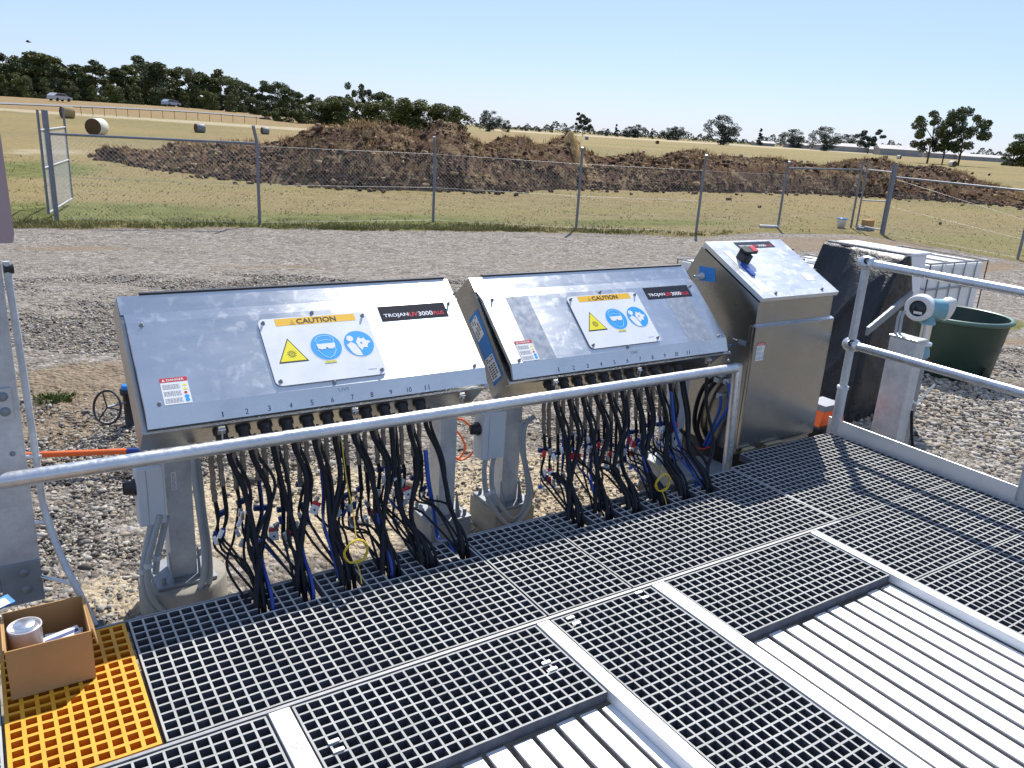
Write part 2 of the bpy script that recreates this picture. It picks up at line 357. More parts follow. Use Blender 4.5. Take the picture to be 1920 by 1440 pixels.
# grass edge in world space (through points on the gravel edge)
EDGE = [at(*p) for p in ((-300, 420), (30, 428), (250, 429), (430, 427), (600, 430), (800, 434), (1000, 434), (1180, 440), (1290, 446), (1400, 438), (1600, 440), (1700, 452), (1830, 478), (1915, 492), (2100, 545), (2500, 660))]
EA = np.array([math.degrees(math.atan2(p.x, p.y)) for p in EDGE]); ER = np.array([math.hypot(p.x, p.y) for p in EDGE])
def grassness(X, Y):
    r = np.hypot(X, Y); az = np.degrees(np.arctan2(X, Y)); e_ = np.interp(az, EA, ER); return np.clip(.5+(r-e_)/1.2, 0, 1)
def blob(px, py, cx, cy_, rx, ry): return np.clip(1.25-np.sqrt(((px-cx)/rx)**2+((py-cy_)/ry)**2), 0, 1)
def build_ground():
    az = np.radians(np.concatenate([np.linspace(-180, -6, 40)[:-1], np.linspace(-6, 76, 620), np.linspace(76, 180, 30)[1:-1]]))
    r = np.concatenate([[0.6], np.geomspace(1.6, 12, 230), np.geomspace(12, 60, 130)[1:], np.geomspace(60, 6000, 90)[1:]])
    A, Rr = np.meshgrid(az, r); X = Rr*np.sin(A); Y = Rr*np.cos(A); Z = Hn(X, Y)
    nn = lambda s, ph: np.sin(X*s+ph)*np.cos(Y*s*1.13+ph*2)+.5*np.sin(X*s*2.3+Y*s*1.7+ph)
    Z = Z + .018*nn(1.7, .3)*(Rr < 40)+.008*nn(6.1, 1.)*(Rr < 20)+.004*nn(17., 2.)*(Rr < 9) + rng.normal(0, .004, X.shape)*(Rr < 6)
    pit = (X > -7) & (X < 4.22) & (Y < 2.62) & (Y > -5); Z = np.where(pit, -2.4, Z)
    n, mcount = X.shape; idx = np.arange(n*mcount).reshape(n, mcount)
    nxt = np.roll(idx, -1, axis=1)
    f = np.stack([idx[:-1], nxt[:-1], nxt[1:], idx[1:]], -1).reshape(-1, 4)
    me = bpy.data.meshes.new('ground'); V = np.stack([X, Y, Z], -1).reshape(-1, 3)
    me.from_pydata(V.tolist(), [], f.tolist()); me.materials.append(M['ground'])
    px, py = proj_np(V[:, 0], V[:, 1], V[:, 2]); x, y = V[:, 0], V[:, 1]; rr = np.hypot(x, y)
    G = grassness(x, y)
    hor = 178+.0627*px; dv = py-hor
    near = np.clip((30-rr)/6, 0, 1)
    soil = np.maximum.reduce([blob(px, py, 180, 725, 190, 58)*1.1, blob(px, py, 110, 800, 110, 50), blob(px, py, 1560, 458, 330, 16), blob(px, py, 1790, 500, 170, 14),
                              blob(px, py, 130, 466, 230, 10)*.6, blob(px, py, 520, 500, 330, 9)*.5, blob(px, py, 300, 425, 400, 6)*.9, blob(px, py, 1850, 640, 110, 14)*.9])*near
    green = np.maximum.reduce([blob(px, py, 60, 318, 170, 20), blob(px, py, 120, 400, 460, 28), blob(px, py, 620, 418, 460, 24), blob(px, py, 20, 240, 130, 8)*.5, blob(px, py, 1180, 418, 300, 10)*.75,
                               blob(px, py, 1890, 612, 40, 14), blob(px, py, 104, 750, 34, 8)])*np.clip((60-rr)/20, 0, 1)
    G = np.maximum(G, blob(px, py, 1890, 610, 45, 14)*near)
    wind = np.exp(-((dv-(27+.004*px))/3.2)**2)*(px < 620)*(rr > 45)*.9 + np.exp(-((dv-7.5)/2.2)**2)*(px > 900)*(rr > 60)*.75
    wind = np.maximum(wind, blob(px, py, 90, 285, 170, 11)*(rr > 20)*.55)
    pale = np.maximum.reduce([blob(px, py, 560, 960, 330, 120), blob(px, py, 1000, 930, 330, 110), blob(px, py, 230, 1120, 130, 60)*.8])*(rr < 7)
    brown = np.maximum((dv < 24)*(px < 720)*(rr > 100)*.9, blob(px, py, 700, 262, 500, 22)*(rr > 24)*.75)
    attr_color(me, 'cover', np.stack([G, soil, green, np.ones_like(G)], -1)); attr_color(me, 'cover2', np.stack([wind, pale, brown, np.ones_like(G)], -1))
    me.polygons.foreach_set('use_smooth', [True]*len(me.polygons))
    o = bpy.data.objects.new('ground', me); C.objects.link(o); o['kind'] = 'structure'
build_ground()

# concrete channel under the deck
mb = MB(); c_ = M['conc']
mb.box(-6.8, 4.15, 2.545, 2.75, -2.3, -.262, c_); mb.box(4.16, 4.36, -4.6, 2.75, -2.3, -.262, c_)
o = mb.build('channel_wall'); o['kind'] = 'structure'
mb = MB(); mb.box(-6.8, 4.155, -4.6, 2.54, -2.34, -2.3, base('channel_water', (.02, .025, .02), .2)); mb.build('water')['kind'] = 'structure'

# ---------------------------------------------------------------- deck gratings
def grating(x0, x1, y0, y1, top, side, label, holes=(), p=.0382, bw=.0066, t=.038, name='grating_panel', cat='grating', group='grating panels of the deck', eb=True):
    def lines(a, b):
        n = max(1, round((b-a-bw)/p)); q = (b-a-bw)/n; L = []
        for i in range(n): L += [a+i*q, a+i*q+bw]
        return np.array(L+[b-bw, b])
    X, Y = lines(x0, x1), lines(y0, y1); nx, ny = len(X)-1, len(Y)-1
    occ = np.zeros((nx, ny), bool); occ[0::2, :] = True; occ[:, 0::2] = True
    for hx0, hx1, hy0, hy1 in holes:
        for i in range(nx):
            if hx0 <= (X[i]+X[i+1])/2 <= hx1:
                for j in range(ny):
                    if hy0 <= (Y[j]+Y[j+1])/2 <= hy1: occ[i, j] = False
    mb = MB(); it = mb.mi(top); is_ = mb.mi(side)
    nv = (nx+1)*(ny+1); zt = lambda: 0
    wob = lambda x, y: .0006*math.sin(x*37+y*19)
    mb.v = [(x, y, wob(x, y)) for x in X for y in Y]+[(x, y, -t) for x in X for y in Y]
    V = lambda i, j, b=0: i*(ny+1)+j+b*nv
    o_ = lambda i, j: 0 <= i < nx and 0 <= j < ny and occ[i, j]
    for i in range(nx):
        for j in range(ny):
            if not occ[i, j]: continue
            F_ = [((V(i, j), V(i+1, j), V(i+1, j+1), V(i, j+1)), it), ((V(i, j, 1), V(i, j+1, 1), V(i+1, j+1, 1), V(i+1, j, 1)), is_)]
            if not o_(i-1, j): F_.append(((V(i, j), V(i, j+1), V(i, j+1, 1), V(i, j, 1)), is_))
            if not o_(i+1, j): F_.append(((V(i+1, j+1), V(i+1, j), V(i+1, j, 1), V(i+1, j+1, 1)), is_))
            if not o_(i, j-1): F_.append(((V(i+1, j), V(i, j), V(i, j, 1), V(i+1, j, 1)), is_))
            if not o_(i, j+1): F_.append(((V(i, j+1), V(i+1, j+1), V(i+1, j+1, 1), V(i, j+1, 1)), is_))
            for f_, k in F_: mb.f.append(f_); mb.m.append(k); mb.sm.append(False)
    ob = mb.build(name, label=label, cat=cat, group=group); fix_origin(ob, ((x0+x1)/2, (y0+y1)/2, 0)); return ob
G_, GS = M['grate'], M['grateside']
slots1 = [.674+.157*i for i in range(6)]; slots2 = [2.038+.1556*i for i in range(6)]
hl = [(s-.035, s+.030, 2.385, 2.54) for s in slots1+slots2]
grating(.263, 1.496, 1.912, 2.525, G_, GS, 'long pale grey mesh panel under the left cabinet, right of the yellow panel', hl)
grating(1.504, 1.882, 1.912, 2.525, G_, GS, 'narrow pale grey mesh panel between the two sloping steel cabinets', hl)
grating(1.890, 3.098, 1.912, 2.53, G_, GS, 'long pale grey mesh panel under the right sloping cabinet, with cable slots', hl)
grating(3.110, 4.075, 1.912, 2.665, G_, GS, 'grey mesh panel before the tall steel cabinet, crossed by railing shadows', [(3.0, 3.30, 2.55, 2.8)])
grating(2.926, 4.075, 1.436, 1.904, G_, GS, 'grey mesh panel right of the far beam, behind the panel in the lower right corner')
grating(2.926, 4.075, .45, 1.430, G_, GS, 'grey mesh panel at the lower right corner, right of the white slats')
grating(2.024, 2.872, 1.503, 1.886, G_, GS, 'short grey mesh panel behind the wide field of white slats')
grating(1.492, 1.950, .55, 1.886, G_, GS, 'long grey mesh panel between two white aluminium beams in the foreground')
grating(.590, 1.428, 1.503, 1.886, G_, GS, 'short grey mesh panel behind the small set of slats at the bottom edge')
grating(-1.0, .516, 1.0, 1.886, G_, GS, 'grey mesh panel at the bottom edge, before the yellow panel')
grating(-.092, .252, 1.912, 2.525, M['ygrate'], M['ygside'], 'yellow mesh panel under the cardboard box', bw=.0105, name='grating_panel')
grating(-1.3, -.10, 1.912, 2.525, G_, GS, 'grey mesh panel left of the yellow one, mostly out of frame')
# thin seam angles
for nm, (a0, a1, b0, b1), lb in (('seam_angle', (-1.3, 3.10, 1.8930, 1.9040), 'long thin grey angle between the back and front rows of mesh panels'),
                                ('seam_angle', (3.100, 3.108, 1.912, 2.545), 'short thin angle running from the front rail post between two mesh panels'),
                                ('edge_angle', (-1.3, 3.05, 2.527, 2.535), 'dark edge angle along the back of the mesh deck')):
    mb = MB(); mb.box(a0, a1, b0, b1, -.04, .0015, M['galvdull' if nm == 'edge_angle' else 'seam']); fix_origin(mb.build(nm, label=lb, cat='metal angle'), (a0, b0, 0))
# beams
for k, (a0, a1, y0, lb) in enumerate(((.523, .583, .6, 'short white aluminium beam with scribbled mark at the bottom edge'), (1.434, 1.485, .5, 'white aluminium beam left of the long foreground mesh panel'),
                                 (1.957, 2.017, .4, 'white aluminium beam between the foreground mesh panel and the wide field of slats'), (2.880, 2.919, .3, 'narrow white aluminium beam at the right side of the slats'))):
    t = thing('deck_beam', ((a0+a1)/2, 1.2, 0), lb, 'beam', 'aluminium beams of the deck')
    mb = MB(); mb.bbox(a0, a1, y0, 1.887, -.034, .004, M['plank'], .002); mb.build('beam_body', t)
    if k == 0:
        mb = MB(); fn = lambda u, v: (.552+u*.5+.001, 1.74-v*.6-.002, .0052)
        mb.tube([fn(*p)for p in ((-.03, 0), (-.01, .03), (.0, -.01), (.02, .05), (.03, .0), (.045, .06), (.03, .09), (.05, .12))], .0007, M['grey_ink'], 4); mb.build('pencil_mark', t)
# slats
ordn = ['first', 'second', 'third', 'fourth', 'fifth', 'sixth', 'seventh', 'eighth', 'ninth', 'tenth', 'eleventh', 'twelfth', 'thirteenth', 'fourteenth', 'fifteenth', 'sixteenth', 'seventeenth', 'eighteenth']
_t = ['', '', 'twenty-', 'thirty-', 'forty-']
ordn += ['nineteenth', 'twentieth']+[_t[k//10]+ordn[k % 10-1] if k % 10 else ('thirtieth' if k == 30 else 'fortieth') for k in range(21, 41)]
def slats(xs, y0, y1, grp, lab):
    for i, x in enumerate(xs):
        t = thing('deck_slat', (x+.03, y1, -.06), lab % ordn[i], 'slat', grp); mb = MB()
        jx = .0016*math.sin(i*2.3); jy = .006*math.sin(i*1.7)
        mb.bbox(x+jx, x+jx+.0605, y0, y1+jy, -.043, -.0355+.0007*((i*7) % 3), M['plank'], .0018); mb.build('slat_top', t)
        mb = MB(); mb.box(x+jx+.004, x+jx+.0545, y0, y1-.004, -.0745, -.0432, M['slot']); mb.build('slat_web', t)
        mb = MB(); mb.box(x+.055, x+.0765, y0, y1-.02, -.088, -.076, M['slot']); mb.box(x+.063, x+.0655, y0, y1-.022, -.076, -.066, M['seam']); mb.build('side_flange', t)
        mb = MB(); mb.cyl((x+.065, y1-.010, -.075), (x+.065, y1-.010, -.048), .006, M['alu'], 10); mb.build('pin', t)
slats([.605+.0793*k for k in range(11)], .75, 1.492, 'slats in the small field at the bottom edge', '%s white aluminium slat from the left in the small field at the bottom edge')
slats([2.077+.0815*k for k in range(10)], .35, 1.492, 'slats in the wide field at the right', '%s white aluminium slat from the left in the wide field at the lower right')

for lb_, (px_, py_) in (('pale saddle clip on the short mesh panel behind the small slat field', (1030, 1250)), ('pale saddle clip near the bottom edge beside the scribbled beam', (630, 1400)), ('pale saddle clip near the top of the long foreground mesh panel', (1203, 1117)), ('pale saddle clip in the corner of the long foreground mesh panel', (1075, 1165))):
    q = onz(px_, py_, 0); t = thing('saddle_clip', q, lb_, 'clip', 'saddle clips on the mesh'); mb = MB()
    for dy in (-.018, .018): mb = MB(); mb.bbox(q.x-.016, q.x+.016, q.y+dy-.006, q.y+dy+.006, .0015, .006, M['alu'], .001); mb.build('saddle_tab', t)
    mb = MB(); mb.box(q.x-.010, q.x+.010, q.y-.0115, q.y+.0115, -.014, -.011, M['seam']); mb.build('saddle_base', t)
# ---------------------------------------------------------------- railings
t = thing('front_guard_rail', (1.0, 2.545, 0), 'long bright galvanised rail crossing in front of the sloping cabinets', 'railing')
mb = MB(); mb.tube([(-2.2, 2.656, .501), (3.155, 2.656, .501)], .0245, M['rail'], 20); mb.build('top_rail', t)
mb = MB(); mb.tube([(3.168, 2.656, .520), (3.210, 2.656, -.22)], .0245, M['rail'], 20); mb.build('post', t)
mb = MB(); mb.tube([(-1.9, 2.656, .501), (-1.9, 2.656, -.22)], .0245, M['rail'], 20); mb.build('post', t)
t = thing('side_guard_rail', (4.10, 1.6, 0), 'two-rail galvanised guard rail with round clamps and toe board at the right', 'railing')
for z in (1.002, .535):
    mb = MB(); mb.tube([(4.10, 2.66, z), (4.10, .2, z)], .0235, M['rail'], 20); mb.build('top_rail' if z > .9 else 'mid_rail', t)
for y in (2.655, 1.60, .5):
    mb = MB(); mb.tube([(4.10, y, .97), (4.10, y, .27)], .0225, M['galv'], 20)
    mb.build('post', t); mb = MB()
    mb.tube([(4.10, y, .285), (4.10, y, .02)], .029, M['galv'], 20); mb.lathe((4.1, y, .27), [(.0225, .02), (.033, .018), (.033, 0)], M['galv']); mb.build('post_sleeve', t)
    for z in (1.002, .535):
        mb = MB(); mb.lathe((4.10, y+.0, z), [(.0, .046), (.025, .044), (.036, .03), (.041, .0), (.036, -.03), (.028, -.045), (.0, -.046)], M['rail'], 24, (0, 1, 0))
        cl = mb.build('clamp', t)
        d = Vector((-.66, -.42, .35)).normalized()
        mb = MB(); c0 = Vector((4.10, y, z)); mb.cyl(c0+d*.030, c0+d*.0425, .019, M['ink'], 16); mb.cyl(c0+d*.030, c0+d*.0445, .008, M['galvdull'], 6); mb.build('grub_screw', cl)
mb = MB(); mb.bbox(4.086, 4.094, .2, 2.70, -.045, .088, M['alu'], .002); mb.build('toe_board', t)

# ---------------------------------------------------------------- tall plate and tube at the far left
t = thing('ladder_stile', (-.01, 2.78, 0), 'wide flat aluminium stile with round bolts at the left edge', 'ladder')
mb = MB(); mb.bbox(-.066, .047, 2.755, 2.765, .02, 1.16, M['galv'], .002); mb.bbox(-.066, -.058, 2.765, 2.83, .02, 1.16, M['galv'], .002); mb.build('stile_plate', t)
mb = MB(); mb.bbox(-.7, -.0675, 2.748, 2.758, .078, .178, M['galvdull'], .002); mb.bbox(-.0675, .047, 2.747, 2.7545, .022, .17, M['galvdull'], .002); mb.build('cross_plate', t)
mb = MB(); mb.bbox(-.03, .03, 2.746, 2.7545, .66, .76, M['galv'], .002); mb.build('bolt_plate', t)
for x, z, r in ((.006, .735, .011), (.008, .687, .011), (.012, .545, .006), (-.002, .135, .011), (0., .072, .011)):
    yb = 2.7455 if z > .5 or z > .6 else 2.7465
    if z == .545: yb = 2.7545
    mb = MB(); mb.lathe((x, yb, z), [(r*1.35, 0), (r*1.35, .0015), (r, .002), (r, .005), (0, .0055)], M['galvdull'], 14, (0, -1, 0)); mb.build('bolt', t)
t = thing('ladder_handrail', (.18, 2.57, 0), 'slim bent galvanised tube with clips beside the flat aluminium stile', 'handrail')
mb = MB(); mb.curve([(.060, 2.76, 1.14), (.068, 2.755, .80), (.074, 2.75, .46), (.078, 2.745, .34), (.105, 2.68, .2), (.150, 2.60, .06), (.176, 2.575, -.03)], .0105, M['galv'], 12, 5); mb.build('tube', t)
for z, x in ((.53, .076), (.30, .086), (.105, .134)):
    mb = MB(); mb.cyl((.045, 2.752, z), (x+.012, 2.745 if z > .2 else 2.645, z-.004), .006, M['rail'], 10); mb.build('clip', t)
mb = MB(); mb.bbox(.150, .198, 2.552, 2.60, -.10, -.012, M['black'], .004); mb.build('rubber_foot', t)
mb = MB(); mb.cyl((.052, 2.76, 1.118), (.078, 2.76, 1.118), .014, M['black'], 14); mb.build('end_cap', t)
mb = MB(); pp = [ony(x, y, 1.15) for x, y in ((-60, 120), (-14, 150), (2, 260), (27, 440), (24, 456), (-60, 456))]
mb.prism([(p.x, p.z) for p in pp], 'y', 1.15, 1.157, M['strap']); o = mb.build('webbing_strap', label='faded pink-grey webbing strap hanging at the upper left edge', cat='strap'); fix_origin(o, pp[0])

# ---------------------------------------------------------------- sloping lamp power cabinets
DV = Vector((0, .7538, .6571)); NV = Vector((0, -.6571, .7538))
def scatter_text(mb, fn, u0, u1, v0, v1, rows, mat, seed=1):
    rs = random.Random(seed); h = (v1-v0)/rows
    for k in range(rows):
        u = u0
        while u < u1-.002:
            w_ = rs.uniform(.003, .010); e_ = min(u+w_, u1); poly(mb, [(u, v0+k*h), (e_, v0+k*h), (e_, v0+k*h+h*.5), (u, v0+k*h+h*.5)], fn, mat); u = e_+.0018
def danger_label(parent, fn3, u0, v0, w_, h_, seed=1, word='DANGER'):
    f = lambda o: (lambda u, v: fn3(u, v, o))
    mb = MB(); slab(mb, [(u0, v0), (u0+w_, v0), (u0+w_, v0+h_), (u0, v0+h_)], fn3, .0002, .0009, M['paper']); L = mb.build('warning_label', parent)
    mb = MB(); poly(mb, [(u0, v0+h_*.84), (u0+w_, v0+h_*.84), (u0+w_, v0+h_), (u0, v0+h_)], f(.0013), M['red'])
    put_text(mb, word, M['paper'], f(.0017), u0+w_*.24, v0+h_*.875, w_*.64, h_*.085, True)
    poly(mb, [(u0+w_*.07, v0+h_*.87), (u0+w_*.19, v0+h_*.87), (u0+w_*.13, v0+h_*.97)], f(.0017), M['paper'])
    for k in range(3): scatter_text(mb, f(.0013), u0+w_*.06, u0+w_*.68, v0+h_*(.06+.26*k), v0+h_*(.25+.26*k), 4, M['grey_ink'], seed+k)
    for k in range(2):
        cu, cv = u0+w_*.85, v0+h_*(.70-.15*k); poly(mb, [(cu-w_*.09, cv-h_*.045), (cu+w_*.09, cv-h_*.045), (cu, cv+h_*.06)], f(.0013), M['triyellow'])
    poly(mb, disc((u0+w_*.84, v0+h_*.40), w_*.06, 12), f(.0013), M['red'])
    for k in range(2): poly(mb, disc((u0+w_*.85, v0+h_*(.25-.13*k)), w_*.085, 14), f(.0013), M['signblue'])
    mb.build('label_print', L); return L
def logo(parent, fn3, u0, v0, w_, h_, seed=0):
    f = lambda o: (lambda u, v: fn3(u, v, o))
    mb = MB(); slab(mb, [(u0, v0), (u0+w_, v0), (u0+w_, v0+h_), (u0, v0+h_)], fn3, .0002, .0011, M['logobg']); P = mb.build('name_plate', parent)
    mb = MB(); x = u0+w_*.045; b0 = v0+h_*.18; hh = h_*.30
    for txt, frac, mt, hs in (('TROJAN', .36, M['paper'], 1), ('UV', .13, M['logored'], 1), ('3000', .22, M['paper'], 1), ('PLUS', .16, M['logored'], .82)):
        put_text(mb, txt, mt, f(.0016), x, b0, w_*frac, hh*hs, True); x += w_*(frac+.008)
    mb.build('lettering', P)
def caution(parent, fn3, u0, v0, w_, h_):
    f = lambda o: (lambda u, v: fn3(u, v, o))
    mb = MB(); slab(mb, rrect(u0, u0+w_, v0, v0+h_, .022), fn3, .004, .0065, M['white']); P = mb.build('caution_sign', parent)
    mb = MB(); a, b = u0+.062, u0+w_-.050; poly(mb, [(a, v0+h_-.036), (b, v0+h_-.036), (b, v0+h_-.004), (a, v0+h_-.004)], f(.0069), M['yellow'])
    poly(mb, [(a+.052, v0+h_-.033), (a+.074, v0+h_-.033), (a+.063, v0+h_-.012)], f(.0073), base('faint_triangle', (.55, .30, .02), .5))
    put_text(mb, 'CAUTION', M['ink'], f(.0075), a+.080, v0+h_-.032, .155, .023, True)
    c0 = (u0+.088, v0+.138)
    tri = lambda s: [(c0[0]-.056*s, c0[1]-.046*s), (c0[0]+.056*s, c0[1]-.046*s), (c0[0], c0[1]+.060*s)]
    poly(mb, tri(1.), f(.0069), M['ink']); poly(mb, tri(.87), f(.0073), M['triyellow'])
    cc = (c0[0], c0[1]-.010)
    for k in range(12):
        an = k*math.pi/6; d = (math.cos(an), math.sin(an)); n_ = (-d[1]*.0012, d[0]*.0012)
        poly(mb, [(cc[0]+d[0]*.010-n_[0], cc[1]+d[1]*.010-n_[1]), (cc[0]+d[0]*.017-n_[0], cc[1]+d[1]*.017-n_[1]), (cc[0]+d[0]*.017+n_[0], cc[1]+d[1]*.017+n_[1]), (cc[0]+d[0]*.010+n_[0], cc[1]+d[1]*.010+n_[1])], f(.0076), M['ink'])
    def ring(c, r0, r1, o, mt, n=24, sy_=1.):
        A = disc(c, r0, n, r0*sy_); B = disc(c, r1, n, r1*sy_)
        mb.add([fn3(u, v, o) for u, v in A+B], [(i, (i+1) % n, n+(i+1) % n, n+i) for i in range(n)], mt)
    ring(cc, .0085, .0100, .0076, M['ink']); ring(cc, .0035, .0050, .0076, M['ink'])
    for k, c in enumerate(((u0+.224, v0+.146), (u0+.354, v0+.146))):
        poly(mb, disc(c, .0625), f(.0069), M['paper']); poly(mb, disc(c, .0590), f(.0073), M['signblue'])
    c = (u0+.224, v0+.146); wl = M['paper']; lt = base('sign_pale_blue', (.45, .75, .90), .5)
    q = lambda L, mt, o=.0077: poly(mb, [(c[0]+x, c[1]+y) for x, y in L], f(o), mt)
    def line(L, w2, mt, o=.0078):
        for (x0, y0), (x1, y1) in zip(L[:-1], L[1:]):
            d = Vector((x1-x0, y1-y0)).normalized()*w2; q([(x0-d.y, y0+d.x), (x0+d.y, y0-d.x), (x1+d.y, y1-d.x), (x1-d.y, y1+d.x)], mt, o)
    line([(-.030, .014), (-.036, .032), (-.022, .046), (0, .050), (.022, .046), (.036, .032), (.030, .014)], .0012, lt); line([(-.024, .026), (0, .031), (.024, .026)], .0012, lt)
    line([(-.031, .010), (-.033, -.018), (-.018, -.042), (0, -.050), (.018, -.042), (.033, -.018), (.031, .010)], .0012, lt, .0079)
    q([(-.036, .014), (.036, .014), (.034, -.004), (.022, -.012), (.006, -.010), (0, -.001), (-.006, -.010), (-.022, -.012), (-.034, -.004)], wl, .0082)
    poly(mb, [(c[0]-.024, c[1]-.072), (c[0]+.022, c[1]-.072), (c[0]+.022, c[1]-.0635), (c[0]-.024, c[1]-.0635)], f(.0080), M['triyellow'])
    put_text(mb, 'MUST WEAR', M['grey_ink'], f(.0084), c[0]-.018, c[1]-.070, .036, .0045)
    c = (u0+.354, v0+.146)
    q(disc((-.030, .026), .0135, 16), wl); q([(-.050, -.002), (-.030, .010), (-.014, -.002), (-.004, -.030), (.000, -.056), (-.022, -.052), (-.036, -.040)], wl)
    q([(-.010, .008), (.004, .030), (.016, .020), (.026, .026), (.030, .014), (.050, .006), (.034, -.006), (.028, -.022), (.014, -.018), (.004, -.032), (-.006, -.014)], wl, .0078)
    q(disc((.010, .002), .0045, 10), M['signblue'], .0081)
    mb.add([fn3(u, v, .0072) for u, v in ((u0+w_-.07, v0+.026), (u0+w_-.035, v0+.026), (u0+w_-.035, v0+.028), (u0+w_-.07, v0+.028))], [(0, 1, 2, 3)], M['grey_ink'])
    mb.build('sign_print', P)
    for du, dv in ((.018, .018), (w_-.018, .018), (.018, h_-.018), (w_-.018, h_-.018)): screw(P, fn3, u0+du, v0+dv, .0066)
def screw(parent, fn3, u, v, o, r=.0048):
    mb = MB(); c = Vector(fn3(u, v, o)); ax = (Vector(fn3(u, v, 1))-Vector(fn3(u, v, 0))).normalized()
    mb.lathe(c, [(r*1.7, 0), (r*1.7, .001), (r, .0015), (r, .010), (r*.7, .0125), (0, .013)], M['galvdull'], 10, ax); mb.build('screw', parent)

